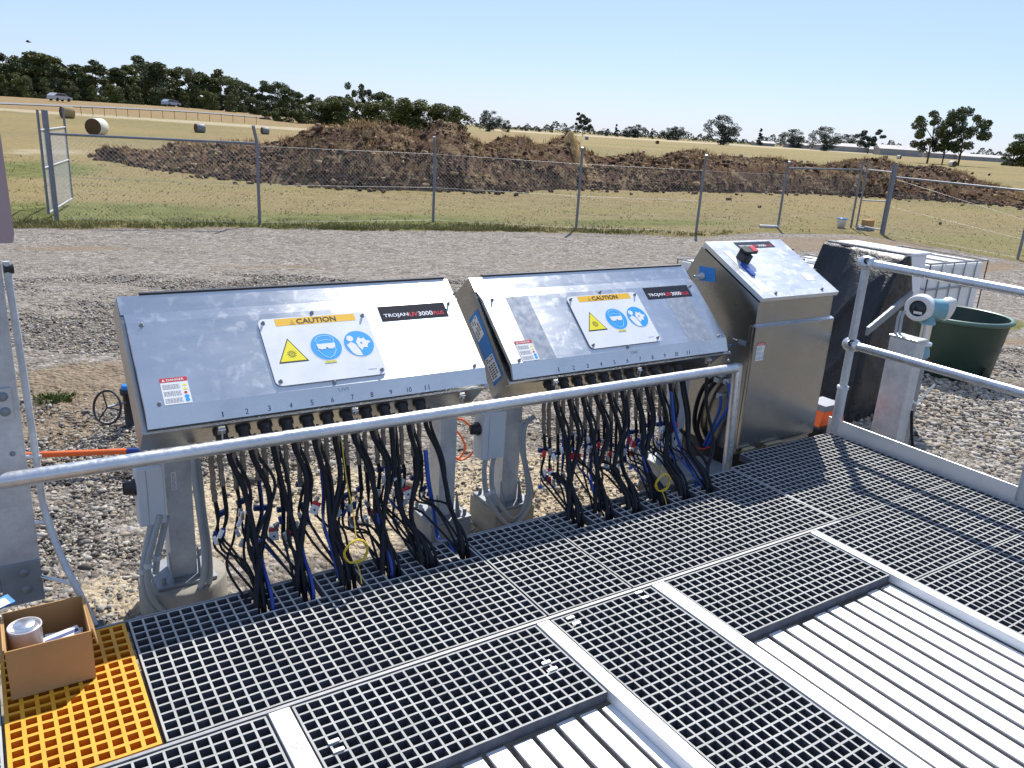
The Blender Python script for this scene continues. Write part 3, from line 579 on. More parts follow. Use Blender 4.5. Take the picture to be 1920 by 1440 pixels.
MS = 1.0244      # size of the cabinets, from where their shadow falls on the deck
def power_cabinet(x0, label, second):
    W = 1.285; fn3 = lambda u, v, o=0: Vector((x0+u, 2.688, .66))+DV*v+NV*o
    t = thing('sloping_cabinet', (x0+W/2, 2.93, -.12), label, 'electrical cabinet', 'sloping steel lamp cabinets')
    # body
    prof = [(2.680, .588), (3.050, .953), (3.165, .862), (2.798, .473)]
    mb = MB(); mb.prism(prof, 'x', x0-.012, x0+W+.012, M['steel'])
    # folded rim round the body
    mb.prism([(2.672, .578), (2.690, .597), (2.700, .586), (2.682, .567)], 'x', x0-.016, x0+W+.016, M['steel'])
    body = mb.build('body', t)
    mb = MB(); fnb = lambda u, v, o=0: fn3(u, v, o)
    mb.add([(x, y, z) for x in (x0-.010, x0+W+.010) for y, z in ((2.993, .9035), (3.052, .9562))], [(0, 2, 3, 1)], M['lid']); mb.build('top_strip', t)
    mb = MB(); mb.box(x0+.065, x0+W-.005, 3.052, 3.075, .950, .964, M['black']); mb.build('rubber_seal', t)
    # lid pan
    L = [(2.664, .597), (2.688, .660), (2.945, .884), (2.991, .9055)]
    mb = MB(); n = len(L); vs = [(x0, y, z) for y, z in L]+[(x0+W, y, z) for y, z in L]
    fs = [(i, n+i, n+i+1, i+1) for i in range(n-1)]
    mb.add(vs, fs, M['lid'])
    ins = [(2.674, .593), (2.697, .644), (2.953, .868), (2.991, .9005)]
    for xx in (x0, x0+W): mb.add([(xx, y, z) for y, z in L]+[(xx, y, z) for y, z in ins], [(i, i+1, n+i+1, n+i) for i in range(n-1)], M['lid'])
    mb.add([(x0, *L[0]), (x0+W, *L[0]), (x0+W, *ins[0]), (x0, *ins[0])], [(0, 1, 2, 3)], M['lid'])
    lid = mb.build('lid', t)
    for u, v in ((.046, .330), (.045, .012), (.648, .330), (.645, .012), (1.240, .326), (1.240, .012)): screw(lid, fn3, u, v, .0)
    caution(t, fn3, .434, .022, .425, .291); logo(t, fn3, .920, .264, .300, .072); danger_label(t, lambda u, v, o=0: fn3(u, v, o+.0006), .061, .004, .087, .103, 3)
    # numbers on the lip
    lf = Vector((0, 2.664-2.688, .597-.660)); ll = lf.length; ld = lf.normalized(); ln = Vector((0, ld.z, -ld.y))
    ln = ln if ln.y < 0 else -ln
    lip = lambda u, v: Vector((x0+u, 2.688, .66))+ld*(ll-v)+ln*.0006
    for i in range(11):
        mb = MB(); u = .240+.0772*i; put_text(mb, str(i+1), M['ink'], lip, u-.004-(.004 if i > 8 else 0), .008, (.0035 if i == 0 else .0105) if i < 9 else .019, .019); mb.build('position_number', t)
    mb = MB()
    put_text(mb, 'UVI' if not second else 'UVII', M['grey_ink'], lip, .655, .044, .038, .013); mb.build('bank_lettering', t)
    if second:
        for k_, L_ in enumerate(([(.118, .0), (.235, .0), (.235, .34), (.118, .34)], [(1.03, .0), (1.19, .0), (1.19, .34), (1.03, .34)])):
            mb = MB(); slab(mb, L_, fn3, .0002, .0005 if k_ else .0005, M['film']); mb.build('film_strip', t)
    # glands on the underside
    dd = Vector((0, .118, -.115)).normalized(); nd = Vector((0, -.698, -.716)).normalized()
    for i in range(11):
        c = Vector((x0+.244+.0772*i, 2.742, .527)); mb = MB()
        mb.lathe(c, [(.027, 0), (.027, .010), (.021, .014), (.021, .038), (.017, .048)], M['black'], 14, nd); mb.build('gland', t)
    for u in (.235, .72, 1.18):
        c = Vector((x0+u, 2.700, .566)); mb = MB(); mb.bbox(-.013, .013, -.008, .008, -.030, .006, M['steel'], .002, Matrix.Translation(c-Vector((0, .010, 0))))
        mb.cyl(c+Vector((-.012, -.02, -.012)), c+Vector((.012, -.02, -.012)), .004, M['rail'], 8); mb.cyl(c+Vector((0, -.022, -.014)), c+Vector((0, -.020, -.05)), .003, M['rail'], 8); mb.build('latch', t)
    # legs
    lo = .045 if second else 0.
    for k, (a0, a1) in enumerate(((.075+lo, .165+lo), (1.200, 1.280))):
        gr = H(x0+a0, 2.95); mb = MB()
        mb.prism([(2.885, -.09), (2.985, -.09), (2.985, .655), (2.885, .555)], 'x', x0+a0, x0+a1, M['galv']); lg = mb.build('leg', t)
        mb = MB(); ac = x0+(a0+a1)/2; mb.bbox(ac-.105, ac+.105, 2.83, 3.04, -.104, -.090, M['galvdull'], .003); mb.build('base_plate', lg)
        for dx in (-.05, .05):
            mb = MB(); mb.prism([(2.84, -.090), (2.884, -.090), (2.884, .02)], 'x', ac+dx-.003, ac+dx+.003, M['galvdull']); mb.build('gusset', lg)
        for dx in (-.08, .08):
            for y in (2.855, 3.015):
                mb = MB(); mb.cyl((ac+dx, y, -.09), (ac+dx, y, -.06), .009, M['galvdull'], 6); mb.build('anchor_bolt', lg)
        mb = MB()
        if second and k == 0: mb.bbox(ac-.11, ac+.11, 2.82, 3.06, -.50, -.1045, M['conc'], .008)
        elif k == 1: mb.bbox(ac-.10, ac+.10, 2.83, 3.04, -.40, -.1045, M['galvdull'], .006)
        else: mb.lathe((ac, 2.93, -.1045), [(0, 0), (.150, 0), (.158, -.008), (.160, -.25)], M['conc'], 32)
        mb.build('footing', lg)
    # isolator box with rotary knob
    b0, b1 = (-.030, .058) if not second else (-.050, .070)
    mb = MB(); mb.bbox(x0+b0, x0+b1, 2.80, 2.882, .185, .405, M['plastic'], .006); bx = mb.build('isolator_box', t)
    mb = MB(); mb.box(x0+b0+.03, x0+b0+.0315, 2.7985, 2.7995, .19, .40, M['grey_ink']); mb.build('box_seam', bx)
    mb = MB(); kc = Vector((x0+b0, 2.842, .325)); mb.lathe(kc, [(.030, 0), (.030, .010), (.024, .012), (.023, .034), (0, .036)], M['black'], 20, (-1, 0, 0)); mb.bbox(-.040, -.030, -.006, .006, -.022, .022, M['black'], .002, Matrix.Translation(kc)); mb.build('knob', bx)
    if not second:
        mb = MB(); z0 = .30; slab(mb, [(0, 0), (.018, 0), (.018, .07), (0, .07)], lambda u, v, o: Vector((x0+.095+u, 2.884-o, z0-.03+v)), 0, .001, M['paper'])
        scatter_text(mb, lambda u, v: Vector((x0+.095+u, 2.8825, z0-.03+v)), .003, .016, .004, .066, 12, M['grey_ink'], 5); mb.build('leg_label', t)
        paths = [[(300, 965), (288, 1010), (277, 1060), (282, 1115), (315, 1150), (352, 1140), (378, 1095), (384, 1040), (374, 960), (366, 900), (362, 850)],
                 [(288, 965), (276, 1020), (268, 1070), (276, 1125), (318, 1166), (362, 1152), (390, 1100), (392, 1040), (380, 950), (372, 880), (366, 850)],
                 [(312, 968), (303, 1010), (295, 1045), (292, 1075)]]
        yy = 2.80
    else:
        paths = [[(915, 842), (908, 880), (912, 925), (930, 960), (958, 985), (985, 960), (996, 925), (990, 890), (982, 850), (984, 800), (1002, 780)],
                 [(930, 842), (922, 880), (924, 920), (940, 950), (962, 970), (985, 945), (990, 915), (984, 870), (976, 830), (978, 790)]]
        yy = 2.815
    for k, pth in enumerate(paths):
        mb = MB(); mb.curve([ony(x, y, yy+.012*k) for x, y in pth], .0115, M['conduit'], 10, 6); mb.build('conduit', t)
        mb = MB(); q = ony(*pth[2], yy+.012*k); mb.cyl(q+Vector((0, 0, .009)), q-Vector((0, 0, .009)), .0145, M['plastic'], 10); mb.build('conduit_coupling', t)
    if second:   # blue and white sticker on the left side
        X = x0-.0125; mb = MB(); pt = lambda L, off: [(X-off, *onx(x, y, X).yz) for x, y in L]
        mb.add(pt(((895, 578), (879, 600), (926.6, 725), (942.5, 704)), .0006), [(0, 1, 2, 3)], M['bluelabel'])
        for q in (((892, 590), (883, 607), (898, 642), (908, 626)), ((923, 662), (909, 676), (925, 717), (940, 704))):
            mb.add(pt(q, .0012), [(0, 1, 2, 3)], M['paper'])
            a, b, c, d = [Vector(p) for p in pt(q, .0016)]
            for r_ in range(9):
                for s_ in range(3):
                    if random.random() < .22: continue
                    u0_, u1_ = .12+.28*s_, .12+.28*s_+.2; v0_, v1_ = .06+.1*r_, .06+.1*r_+.05
                    P_ = lambda u, v: (a.lerp(b, u)).lerp(d.lerp(c, u), v); mb.add([P_(u0_, v0_), P_(u1_, v0_), P_(u1_, v1_), P_(u0_, v1_)], [(0, 1, 2, 3)], M['ink'])
        mb.build('side_sticker', t)
    L0 = Vector(t.location); t.location = (L0.x*MS, L0.y*MS, CH-(CH-L0.z)*MS); t.scale = (MS,)*3
    return t
power_cabinet(.389, 'left sloping steel cabinet, its lid half blinding in the sun', False)
power_cabinet(1.802, 'right sloping steel cabinet with blue sticker on its side', True)

# ---------------------------------------------------------------- lamp cables
rc = random.Random(5)
def lamp_cables(x0, slots, side, n=11):
    for i in range(n):
        gx = (x0+.244+.0772*i)*MS; s = slots[min(len(slots)-1, i//2)]+(-.018 if i % 2 else .016)+rc.uniform(-.006, .006); gy = 2.79
        t = thing('lamp_cable', (s, 2.45, 0), 'black lamp cable, %s from the left under the %s sloping cabinet' % (ordn[i], side), 'cable', 'lamp cables under the %s cabinet' % side)
        sy_ = 2.44+rc.uniform(-.035, .03); ben = rc.uniform(-.035, .03)
        for q_ in range(2):
            ox = .014 if q_ == 0 else .034; rr_ = .0102 if q_ == 0 else .0062; mb = MB()
            mb.curve([(gx+ox, gy-.004, .48), (gx+ox+.006, gy-.02, .40), (gx+ox+.022+ben, 2.72, .27+rc.uniform(-.02, .02)), ((gx+2*s)/3+ben+rc.uniform(-.02, .02), 2.60, .12), (s+.024*q_-.01, sy_+.02, .02), (s+.024*q_-.01, sy_, -.25)], rr_, M['cable'], 10, 5); mb.build('conduit', t)
        zc = rc.uniform(.14, .25)
        for j in (-1, 1):
            bx_ = gx-.030+.015*j; L = rc.uniform(.13, .19); ps = []; rs = []
            for q in range(17):
                ps.append((bx_+.0015*math.sin(q+i), gy-.012-.0012*q, .44-L*q/16)); rs.append(.0088+(.0020 if q % 2 else 0))
            mb = MB(); mb.tube(ps, rs, M['sleeve'], 8); mb.build('sleeve', t)
            mb = MB(); mb.cyl((bx_, gy-.012, .441), (bx_, gy-.012, .468), .0085, M['brass'] if rc.random() < .5 else M['tin'], 8); mb.build('sleeve_end', t)
            e0 = Vector(ps[-1])
            for q_ in range(2):
                en = Vector((s+.012*j+.007*q_, sy_+.01, -.05)); lx = rc.uniform(-.07, .03); dz_ = rc.uniform(-.03, .03)
                mb = MB(); mb.curve([e0+Vector((.006*q_, 0, 0)), (e0.x+.004+.006*q_, e0.y-.01, zc), (e0.x+lx*.4, e0.y-.04, zc-.09+dz_), ((e0.x+en.x)/2+lx, 2.58, .10+dz_), en, en-Vector((0, 0, .2))], .0048, M['cable'] if rc.random() < .85 else M['bluedark'], 6, 5); mb.build('wire', t)
        cx = gx-.02+rc.uniform(-.015, .01)
        cw = rc.uniform(.014, .032); mb = MB(); mb.bbox(-cw, cw, -.009, .009, -.010, .010, M['blueclip'], .003, Matrix.Translation((cx, gy-.01, zc)) @ Matrix.Rotation(rc.uniform(-.35, .25), 4, 'Y')); mb.build('blue_clip', t)
        if rc.random() < (.75 if side == 'left' else .95):
            lz = zc-rc.uniform(.06, .10); an = rc.uniform(-.5, .5); Mx = Matrix.Translation((cx+rc.uniform(-.01, .045), gy-.085, lz)) @ Matrix.Rotation(rc.uniform(-.5, .3), 4, 'Z') @ Matrix.Rotation(an, 4, 'Y') @ Matrix.Rotation(-.35, 4, 'X')
            sc = 1 if side == 'left' else .72
            mb = MB(); mb.box(-.017*sc, .017*sc, -.0006, .0006, -.024*sc, .024*sc, M['paper'], Mx); lb = mb.build('cable_tag', t)
            mb = MB(); mb.box(-.0172*sc, .0172*sc, -.0012, .0012, .010*sc, .0242*sc, M['red'], Mx)
            mb.box(-.004*sc, .004*sc, -.0012, .0012, -.012*sc, -.004*sc, M['ink'], Mx); mb.build('tag_print', lb)
        for q in range(6 if side == 'left' else 9):
            ex = cx+rc.uniform(-.045, .055); ez = zc-rc.uniform(-.02 if side == 'right' else .015, .13); Mx = Matrix.Translation((ex, gy-.05-rc.random()*.04, ez)) @ Matrix.Rotation(rc.uniform(-.6, .6), 4, 'Y')
            mb = MB(); mb.bbox(-.007, .007, -.006, .006, -.016, .016, rc.choice([M['plastic'], M['blueclip'], M['paper'], M['tin'], M['tin'], M['red'] if side == 'right' else M['plastic']]), .002, Mx); mb.build('connector', t)
        if rc.random() < .3:
            ez = .02+rc.random()*.08; ex = cx-.02; mb = MB(); mb.tube([(ex, gy-.02, zc), (ex-.004, gy-.03, zc-.06), (ex-.012, gy-.05, ez)], .0015, M['cable'], 5); mb.bbox(-.010, .010, -.006, .006, -.008, .008, M['bluelabel'], .002, Matrix.Translation((ex-.012, gy-.05, ez))); mb.build('dangling_plug', t)
lamp_cables(.389, slots1, 'left'); lamp_cables(1.802, slots2, 'right')
def cable(name, pts, r, mat, label, cat='cable', group=None, n=8):
    mb = MB(); mb.curve(pts, r, mat, n, 6); o = mb.build(name, label=label, cat=cat, group=group); fix_origin(o, pts[-1]); return o
O = lambda L, Y: [ony(x, y, Y) for x, y in L]
cable('blue_cable', O([(798, 845), (803, 900), (812, 950), (822, 1010)], 2.70)+[Vector((1.44, 2.49, .0)), Vector((1.44, 2.47, -.2))], .010, M['bluehose'], 'bright blue cable at the right end of the left cabinet cables')
cable('blue_cable', O([(1258, 735), (1265, 800), (1280, 850), (1302, 895)], 2.66)+[Vector((2.80, 2.49, -.02)), Vector((2.80, 2.47, -.2))], .008, M['bluehose'], 'bright blue cable at the right end of the right cabinet cables')
for sx, ys in ((slots1[0]+.02, 2.42), (slots1[1]+.01, 2.43), (slots1[3], 2.44)):
    cable('blue_cable', [(sx+.03, 2.62, .14), (sx+.015, 2.55, .08), (sx, ys-.02, .02), (sx, ys-.03, -.2)], .006, M['bluedark'], 'short blue cable entering the deck slot at x%s' % '' if False else {0: 'short blue cable among the leftmost cable bundle', 1: 'short blue cable among the second cable bundle from left', 3: 'short blue cable among the fourth cable bundle from left'}[min(range(4), key=lambda k: abs(slots1[k]-sx))])
cable('black_cable', [(3.02, 2.72, .47), (3.03, 2.70, .3), (3.03, 2.62, .12), (2.86, 2.50, .0), (2.85, 2.48, -.2)], .009, M['cable'], 'black cable hanging just left of the front rail post')
cable('black_cable', [(2.86, 2.70, .20), (2.90, 2.62, .12), (2.93, 2.55, .04), (2.84, 2.47, -.05), (2.84, 2.46, -.2)], .009, M['cable'], 'thin black cable sagging to the last deck slot on the right')
def coil(c, r, drop, strand, label):
    t = thing('yellow_cord', c, label, 'cord', 'coiled yellow cords'); pts = []
    for k in range(90):
        a_ = 2*math.pi*k/20; rr = r*(1+.05*math.sin(k*.7)); pts.append(Vector((c[0]+rr*math.cos(a_), c[1]+.006*math.sin(k*1.3), c[2]+rr*1.0*math.sin(a_))))
    mb = MB(); mb.tube(pts, .0022, M['yrope'], 6); mb.build('coil', t)
    mb = MB(); mb.curve(strand, .0022, M['yrope'], 6, 5); mb.build('strand', t)
    mb = MB(); mb.curve([(c[0], c[1], c[2]-r), (c[0]+.005, c[1]-.02, c[2]-r-.03), (c[0], c[1]-.05, c[2]-r-drop)], .0022, M['yrope'], 6, 5); mb.build('tail', t)
c1 = ony(668, 1034, 2.40); coil(c1, .044, .06, [ony(640, 822, 2.70), ony(650, 900, 2.58), ony(662, 960, 2.48)]+[c1+Vector((0, 0, .045))], 'yellow cord coil hanging among the left cabinet cables')
c2 = ony(1243, 905, 2.42); coil(c2, .042, .07, [ony(1222, 850, 2.60), ony(1232, 875, 2.50)]+[c2+Vector((0, 0, .04))], 'yellow cord coil hanging among the right cabinet cables')
for k, L in enumerate(([(848, 783), (872, 790), (890, 815), (888, 845), (868, 862), (850, 858)], [(846, 800), (862, 815), (872, 838), (862, 858), (846, 856)])):
    cable('orange_cable', O(L, 3.1+.05*k), .005, M['orange'], ('larger' if k == 0 else 'smaller')+' orange cable loop between the two sloping cabinets', group='orange cables between the cabinets')

# ---------------------------------------------------------------- tall steel cabinet
X0, X1 = 3.335, 3.950
t = thing('control_cabinet', (3.64, 3.0, -.28), 'tall brushed steel control cabinet with sloping top and black handle', 'electrical cabinet')
mb = MB(); mb.prism([(2.722, -.03), (2.722, .815), (3.165, 1.036), (3.275, .845), (3.275, -.03)], 'x', X0, X1, M['cab']); mb.build('body', t)
mb = MB(); mb.box(X0+.03, X1-.03, 2.76, 3.24, -.30, -.031, M['black']); mb.build('plinth', t)
mb = MB(); mb.bbox(X0-.014, X1+.012, 2.700, 2.7205, .004, .690, M['cab'], .004)
mb.bbox(X0-.014, X0-.001, 2.721, 2.745, .004, .690, M['cab'], .002); door = mb.build('door', t)
mb = MB(); mb.prism([(2.700, .6905), (2.7205, .6905), (2.7205, .700)], 'x', X0-.014, X1+.012, M['cablid']); mb.build('drip_edge', t)
cd = Vector((0, 3.165-2.722, 1.036-.815)).normalized(); cn = Vector((0, -cd.z, cd.y)); c0 = Vector((X0, 2.722, .815))
cf = lambda u, v, o=0: c0+Vector((u, 0, 0))+cd*v+cn*o
mb = MB(); slab(mb, [(-.004, -.012), (.620, -.012), (.620, .490), (-.004, .490)], cf, .012, .036, M['cablid']); ld_ = mb.build('lid', t)
mb = MB(); slab(mb, [(.01, .004), (.605, .004), (.605, .475), (.01, .475)], cf, .0, .0115, M['black']); mb.build('lid_gasket', t)
cl = lambda u, v, o=0: cf(u, v, .0362+o)
logo(ld_, cl, .205, .415, .300, .058)
mb = MB(); slab(mb, [(.035, .035), (.105, .035), (.105, .235), (.035, .235)], cl, 0, .001, M['paper']); slab(mb, [(.06, .24), (.105, .24), (.105, .40), (.06, .40)], cl, 0, .001, M['paper']); mb.build('white_label', ld_)
mb = MB(); slab(mb, [(.470, .10), (.535, .10), (.535, .165), (.470, .165)], cl, 0, .001, M['paper']); mb.build('small_label', ld_)
mb = MB(); slab(mb, rrect(.105, .160, .275, .345, .01), cl, 0, .045, M['black']); slab(mb, rrect(.110, .215, .300, .352, .012), cl, .0455, .062, M['black']); h_ = mb.build('handle', ld_)
mb = MB(); slab(mb, [(.175, .303), (.212, .303), (.212, .348), (.175, .348)], cl, .0625, .064, M['red']); mb.build('handle_mark', h_)
mb = MB(); slab(mb, rrect(.075, .105, .165, .275, .012), cl, .0015, .012, M['bluehose']); mb.build('padlock_tag', ld_)
for u, v in ((.12, .018), (.50, .018)): screw(ld_, cl, u, v, 0, .006)
for k in range(3):
    mb = MB(); c = cl(.635, .40-.10*k, -.02); mb.bbox(-.012, .016, -.012, .012, -.012, .014, M['black'], .003, Matrix.Translation(c)); mb.build('lid_hinge', t)
fs_ = lambda u, v, o=0: Vector((X0-o, u, v))     # left side: u=y, v=z  (mirrored so text omitted)
mb = MB(); q = [onx(x, y, X0-.0008) for x, y in ((1311, 498), (1341, 503), (1341, 529), (1311, 526))]; mb.add(q, [(0, 1, 2, 3)], M['bluelabel']); mb.build('blue_sticker', t)
mb = MB(); c = onx(1318, 517, X0); mb.lathe(c, [(.018, .001), (.018, .012), (.010, .014), (.008, .06), (.004, .07)], M['galv'], 14, (-1, 0, 0)); mb.build('side_lock', t)
for k, (x, y) in enumerate(((1370, 648), (1368, 661), (1366, 676))):
    mb = MB(); c = onx(x, y, X0); mb.lathe(c, [(.009, .0), (.009, .003), (.0, .004)], M['bluelabel' if k == 0 else 'rail'], 12, (-1, 0, 0)); mb.build('pilot_plug', t)
mb = MB(); c = onx(1394, 642, X0); mb.bbox(-.02, 0, -.03, .02, -.012, .012, M['galvdull'], .003, Matrix.Translation(c)); mb.cyl(c+Vector((-.012, .03, .004)), c+Vector((-.012, .06, .006)), .004, M['rail'], 8); mb.build('side_latch', t)
danger_label(door, lambda u, v, o=0: Vector((X0+u, 2.6995-o, v)), .012, .505, .060, .098, 9)
hz = [([(1352, 702), (1322, 722), (1306, 760), (1303, 800), (1318, 838)], .013, 'cable', 'black_hose'), ([(1346, 712), (1328, 735), (1314, 770), (1309, 805), (1322, 840)], .009, 'cable', 'black_hose'),
      ([(1364, 716), (1369, 742), (1362, 770), (1343, 800), (1326, 838)], .010, 'bluehose', 'blue_hose'), ([(1351, 742), (1350, 765), (1338, 795), (1320, 836)], .008, 'bluehose', 'blue_hose'),
      ([(1284, 812), (1298, 832), (1315, 842), (1330, 838)], .005, 'red', 'red_hose')]
for k, (L, r, mt, nm) in enumerate(hz):
    mb = MB(); mb.curve([onx(x, y, X0-.03-.004*k) for x, y in L], r, M[mt], 10, 6); ob = mb.build(nm, t)
    if k < 4: mb = MB(); c = onx(*L[0], X0-.03); mb.bbox(-.016, .03, -.018, .018, -.014, .014, M['galv'], .004, Matrix.Translation(c)); mb.build('hose_fitting', t)
mb = MB(); mb.bbox(3.345, 3.43, 2.672, 2.696, -.012, .014, M['brass'], .003); mb.bbox(3.52, 3.66, 2.672, 2.696, -.012, .014, M['brass'], .003); o = mb.build('timber_packer', label='small pale timber packers at the foot of the tall steel cabinet', cat='packer'); fix_origin(o, (3.5, 2.68, 0))
mb = MB(); mb.bbox(2.98, 3.31, 2.60, 2.92, -.36, -.10, M['galvdull'], .01); o = mb.build('concrete_slab', label='low grey block left of the tall steel cabinet foot', cat='slab'); fix_origin(o, (3.14, 2.76, -.28))
# orange barrier foot
t = thing('barrier_foot', (4.30, 2.92, -.28), 'orange barrier foot on black rubber between steel cabinet and toe board', 'barrier foot')
q = onz(1530, 817, 0.0); bx_, by_ = 4.17, 2.80
mb = MB(); mb.bbox(bx_-.13, bx_+.13, by_-.09, by_+.12, -.30, .012, M['black'], .01); mb.build('rubber_base', t)
mb = MB(); mb.prism([(bx_-.12, .0125), (bx_+.12, .0125), (bx_+.09, .10), (bx_-.09, .10)], 'y', by_-.07, by_+.08, M['orange']); mb.build('orange_block', t)
mb = MB(); mb.prism([(bx_-.09, .1005), (bx_+.09, .1005), (bx_+.08, .135), (bx_-.08, .135)], 'y', by_-.065, by_+.075, M['fence']); mb.build('grey_band', t)

# ---------------------------------------------------------------- cardboard box and contents
t = thing('cardboard_box', (.035, 2.40, 0), 'open brown cardboard box standing on the yellow mesh panel', 'box')
A, B_, Y0, Y1, hz_ = -.071, .140, 2.275, 2.485, .158; th = .004
for nm, bb in (('front_panel', (A, B_, Y0, Y0+th)), ('back_panel', (A, B_, Y1-th, Y1)), ('side_panel', (A, A+th, Y0+th, Y1-th)), ('side_panel', (B_-th, B_, Y0+th, Y1-th))):
    mb = MB(); mb.box(*bb, .002, hz_, M['card']); mb.build(nm, t)
mb = MB(); mb.box(A+th, B_-th, Y0+th, Y1-th, .003, .008, M['cardin']); mb.build('bottom_panel', t)
mb = MB(); mb.prism([(B_+.0005, hz_), (B_+.012, hz_-.055), (B_+.016, hz_-.055), (B_+.0045, hz_+.002)], 'y', Y0+.01, Y1-.02, M['card']); mb.build('flap', t)
mb = MB(); mb.prism([(A-.0005, hz_), (A-.010, hz_-.04), (A-.014, hz_-.04), (A-.0045, hz_+.002)], 'y', Y0+.01, Y1-.02, M['card']); mb.build('flap', t)
cc = Vector((-.018, 2.375, .01)); t = thing('tin_can', cc, 'silver tin with a round lid standing in the cardboard box', 'tin')
mb = MB(); mb.lathe(cc, [(0, 0), (.042, 0), (.042, .150), (.044, .153), (.044, .157), (.0405, .157), (.040, .150)], worn('can_label', (.60, .54, .53), .4, .2, .08), 30); mb.build('can', t)
mb = MB(); mb.lathe(cc, [(.040, .150), (.029, .150), (.029, .160), (.027, .163), (0, .163)], M['tin'], 30); mb.build('can_lid', t)
for k, (a_, z, lb) in enumerate(((.3, .095, 'white packet with blue print lying in the cardboard box, on top'), (-.1, .075, 'white packet lying in the cardboard box, underneath'))):
    Mx = Matrix.Translation((.075, 2.36+.03*k, z)) @ Matrix.Rotation(a_, 4, 'Z') @ Matrix.Rotation(.35, 4, 'X')
    mb = MB(); mb.bbox(-.05, .05, -.035, .035, -.004, .004, M['paper'], .002, Mx)
    o = mb.build('packet', label=lb, cat='packet', group='packets in the box'); fix_origin(o, (.075, 2.36, z))
    mb = MB(); mb.box(-.045, .045, .012, .022, .0045, .0049, M['blueclip'], Mx)
    p_ = mb.build('packet_print', o)
mb = MB(); Mx = Matrix.Translation((-.09, 2.53, .16)) @ Matrix.Rotation(.5, 4, 'Z') @ Matrix.Rotation(.3, 4, 'X'); mb.bbox(-.10, .055, -.02, .02, -.003, .003, M['bluelabel'], .001, Mx); mb.bbox(-.10, .04, -.019, .010, .0032, .005, M['paper'], .0008, Mx)
o = mb.build('folded_leaflet', label='blue and white folded leaflet behind the cardboard box', cat='leaflet'); fix_origin(o, (-.09, 2.53, .16))

# ---------------------------------------------------------------- orange pole, hand wheel
p0, p1 = onz(-60, 858, -.16), onz(238, 846, -.16); p2 = onz(266, 845, -.16)
t = thing('orange_pole', (p0+p1)/2, 'orange pole with dark blue tip lying above the gravel at left', 'pole')
mb = MB(); mb.cyl(p0, p1, .0155, M['orangep'], 16); mb.build('shaft', t); mb = MB(); mb.cyl(p1, p2, .017, M['blueclip'], 16); mb.build('tip', t)
mb = MB(); mb.box(p0.x-.1, p0.x+.05, p0.y-.05, p0.y+.05, -.30, -.176, M['black']); mb.build('support', t)
wc = ony(201, 764, 5.0); t = thing('valve', (wc.x+.14, 5.06, -.28), 'black valve with spoked hand wheel standing on the gravel at left', 'valve')
ax = Vector((-.75, -.60, .28)).normalized(); q = ax.to_track_quat('Z', 'Y'); wr = .098
mb = MB(); mb.tube([wc+q@Vector((wr*math.cos(k*math.pi/16), wr*math.sin(k*math.pi/16), 0)) for k in range(33)], .007, M['black'], 8, False)
for k in range(3): d = q@Vector((math.cos(k*2.094), math.sin(k*2.094), 0)); mb.cyl(wc-d*.0, wc+d*wr, .005, M['black'], 6)
mb.build('hand_wheel', t)
bc = Vector((wc.x+.135, 5.10, -.12)); mb = MB(); mb.cyl(wc, bc, .008, M['galvdull'], 8); mb.build('stem', t)
mb = MB(); mb.lathe((bc.x, bc.y, -.30), [(.05, 0), (.05, .02), (.035, .03), (.035, .22), (.05, .23), (.05, .26), (0, .26)], M['black'], 18); mb.build('valve_body', t)
mb = MB(); mb.lathe((bc.x, bc.y, -.038), [(.04, 0), (.04, .02), (0, .02)], M['bluelabel'], 18); mb.build('valve_cap', t)

# ---------------------------------------------------------------- flow meter on its post
t = thing('instrument_post', (4.56, 2.6, -.28), 'square galvanised instrument post behind the side guard rail', 'post')
mb = MB(); mb.bbox(4.50, 4.60, 2.50, 2.675, -.50, .545, M['galv'], .008); mb.build('post', t)
mb = MB(); mb.bbox(4.495, 4.605, 2.495, 2.68, .546, .560, M['rail'], .004); mb.build('cap', t)
mb = MB()
for dx in (-.02, .02): mb.tube([(4.55+dx, 2.66, .56), (4.55+dx, 2.665, .66), (4.56+dx, 2.66, .70)], .008, M['conduit'], 8)
mb.build('conduit', t)
mb = MB(); mb.curve([(4.60, 2.53, .20), (4.64, 2.50, .16), (4.72, 2.46, .28)], .006, M['flowwhite'], 8, 5); mb.build('cable_loop', t)
mb = MB(); mb.curve([(4.60, 2.50, .12), (4.63, 2.48, -.05), (4.66, 2.44, -.20), (4.60, 2.35, -.27), (4.55, 2.38, -.28)], .009, M['cable'], 8, 5); mb.build('black_lead', t)
r1 = ray(1722, 578); s_ = 4.74/r1.x; dc = Vector((r1.x*s_, r1.y*s_, CH+r1.z*s_)); vd = Vector((-r1.x, -r1.y, -r1.z)).normalized()
t = thing('flow_transmitter', dc-Vector((0, 0, .25)), 'white and light blue flow transmitter with dark round display', 'flow meter')
fa = (vd+Vector((-.25, .15, -.15))).normalized(); side_ = (RT*1.0-UPR*.08)
mb = MB(); mb.lathe(dc-fa*.10, [(0, 0), (.068, .0), (.080, .02), (.080, .10), (.074, .116), (.052, .120), (.048, .112), (0, .112)], M['flowwhite'], 32, fa); mb.build('display_housing', t)
mb = MB(); mb.lathe(dc-fa*.10, [(.0485, .1125), (.0485, .114), (0, .1145)], M['glass'], 28, fa); dsp = mb.build('display', t)
mb = MB(); q2 = fa.to_track_quat('Z', 'Y'); mb.box(-.024, .024, -.008, .008, .0148, .0155, M['flowwhite'], Matrix.Translation(dc-UPR*.026) @ q2.to_matrix().to_4x4()); mb.build('readout', dsp)
c2_ = dc+side_*.175-fa*.05; mb = MB(); mb.tube([dc+side_*.03-fa*.055, dc+side_*.10-fa*.06, dc+side_*.15-fa*.05], [.062, .058, .064], M['flowblue'], 24); mb.build('neck', t)
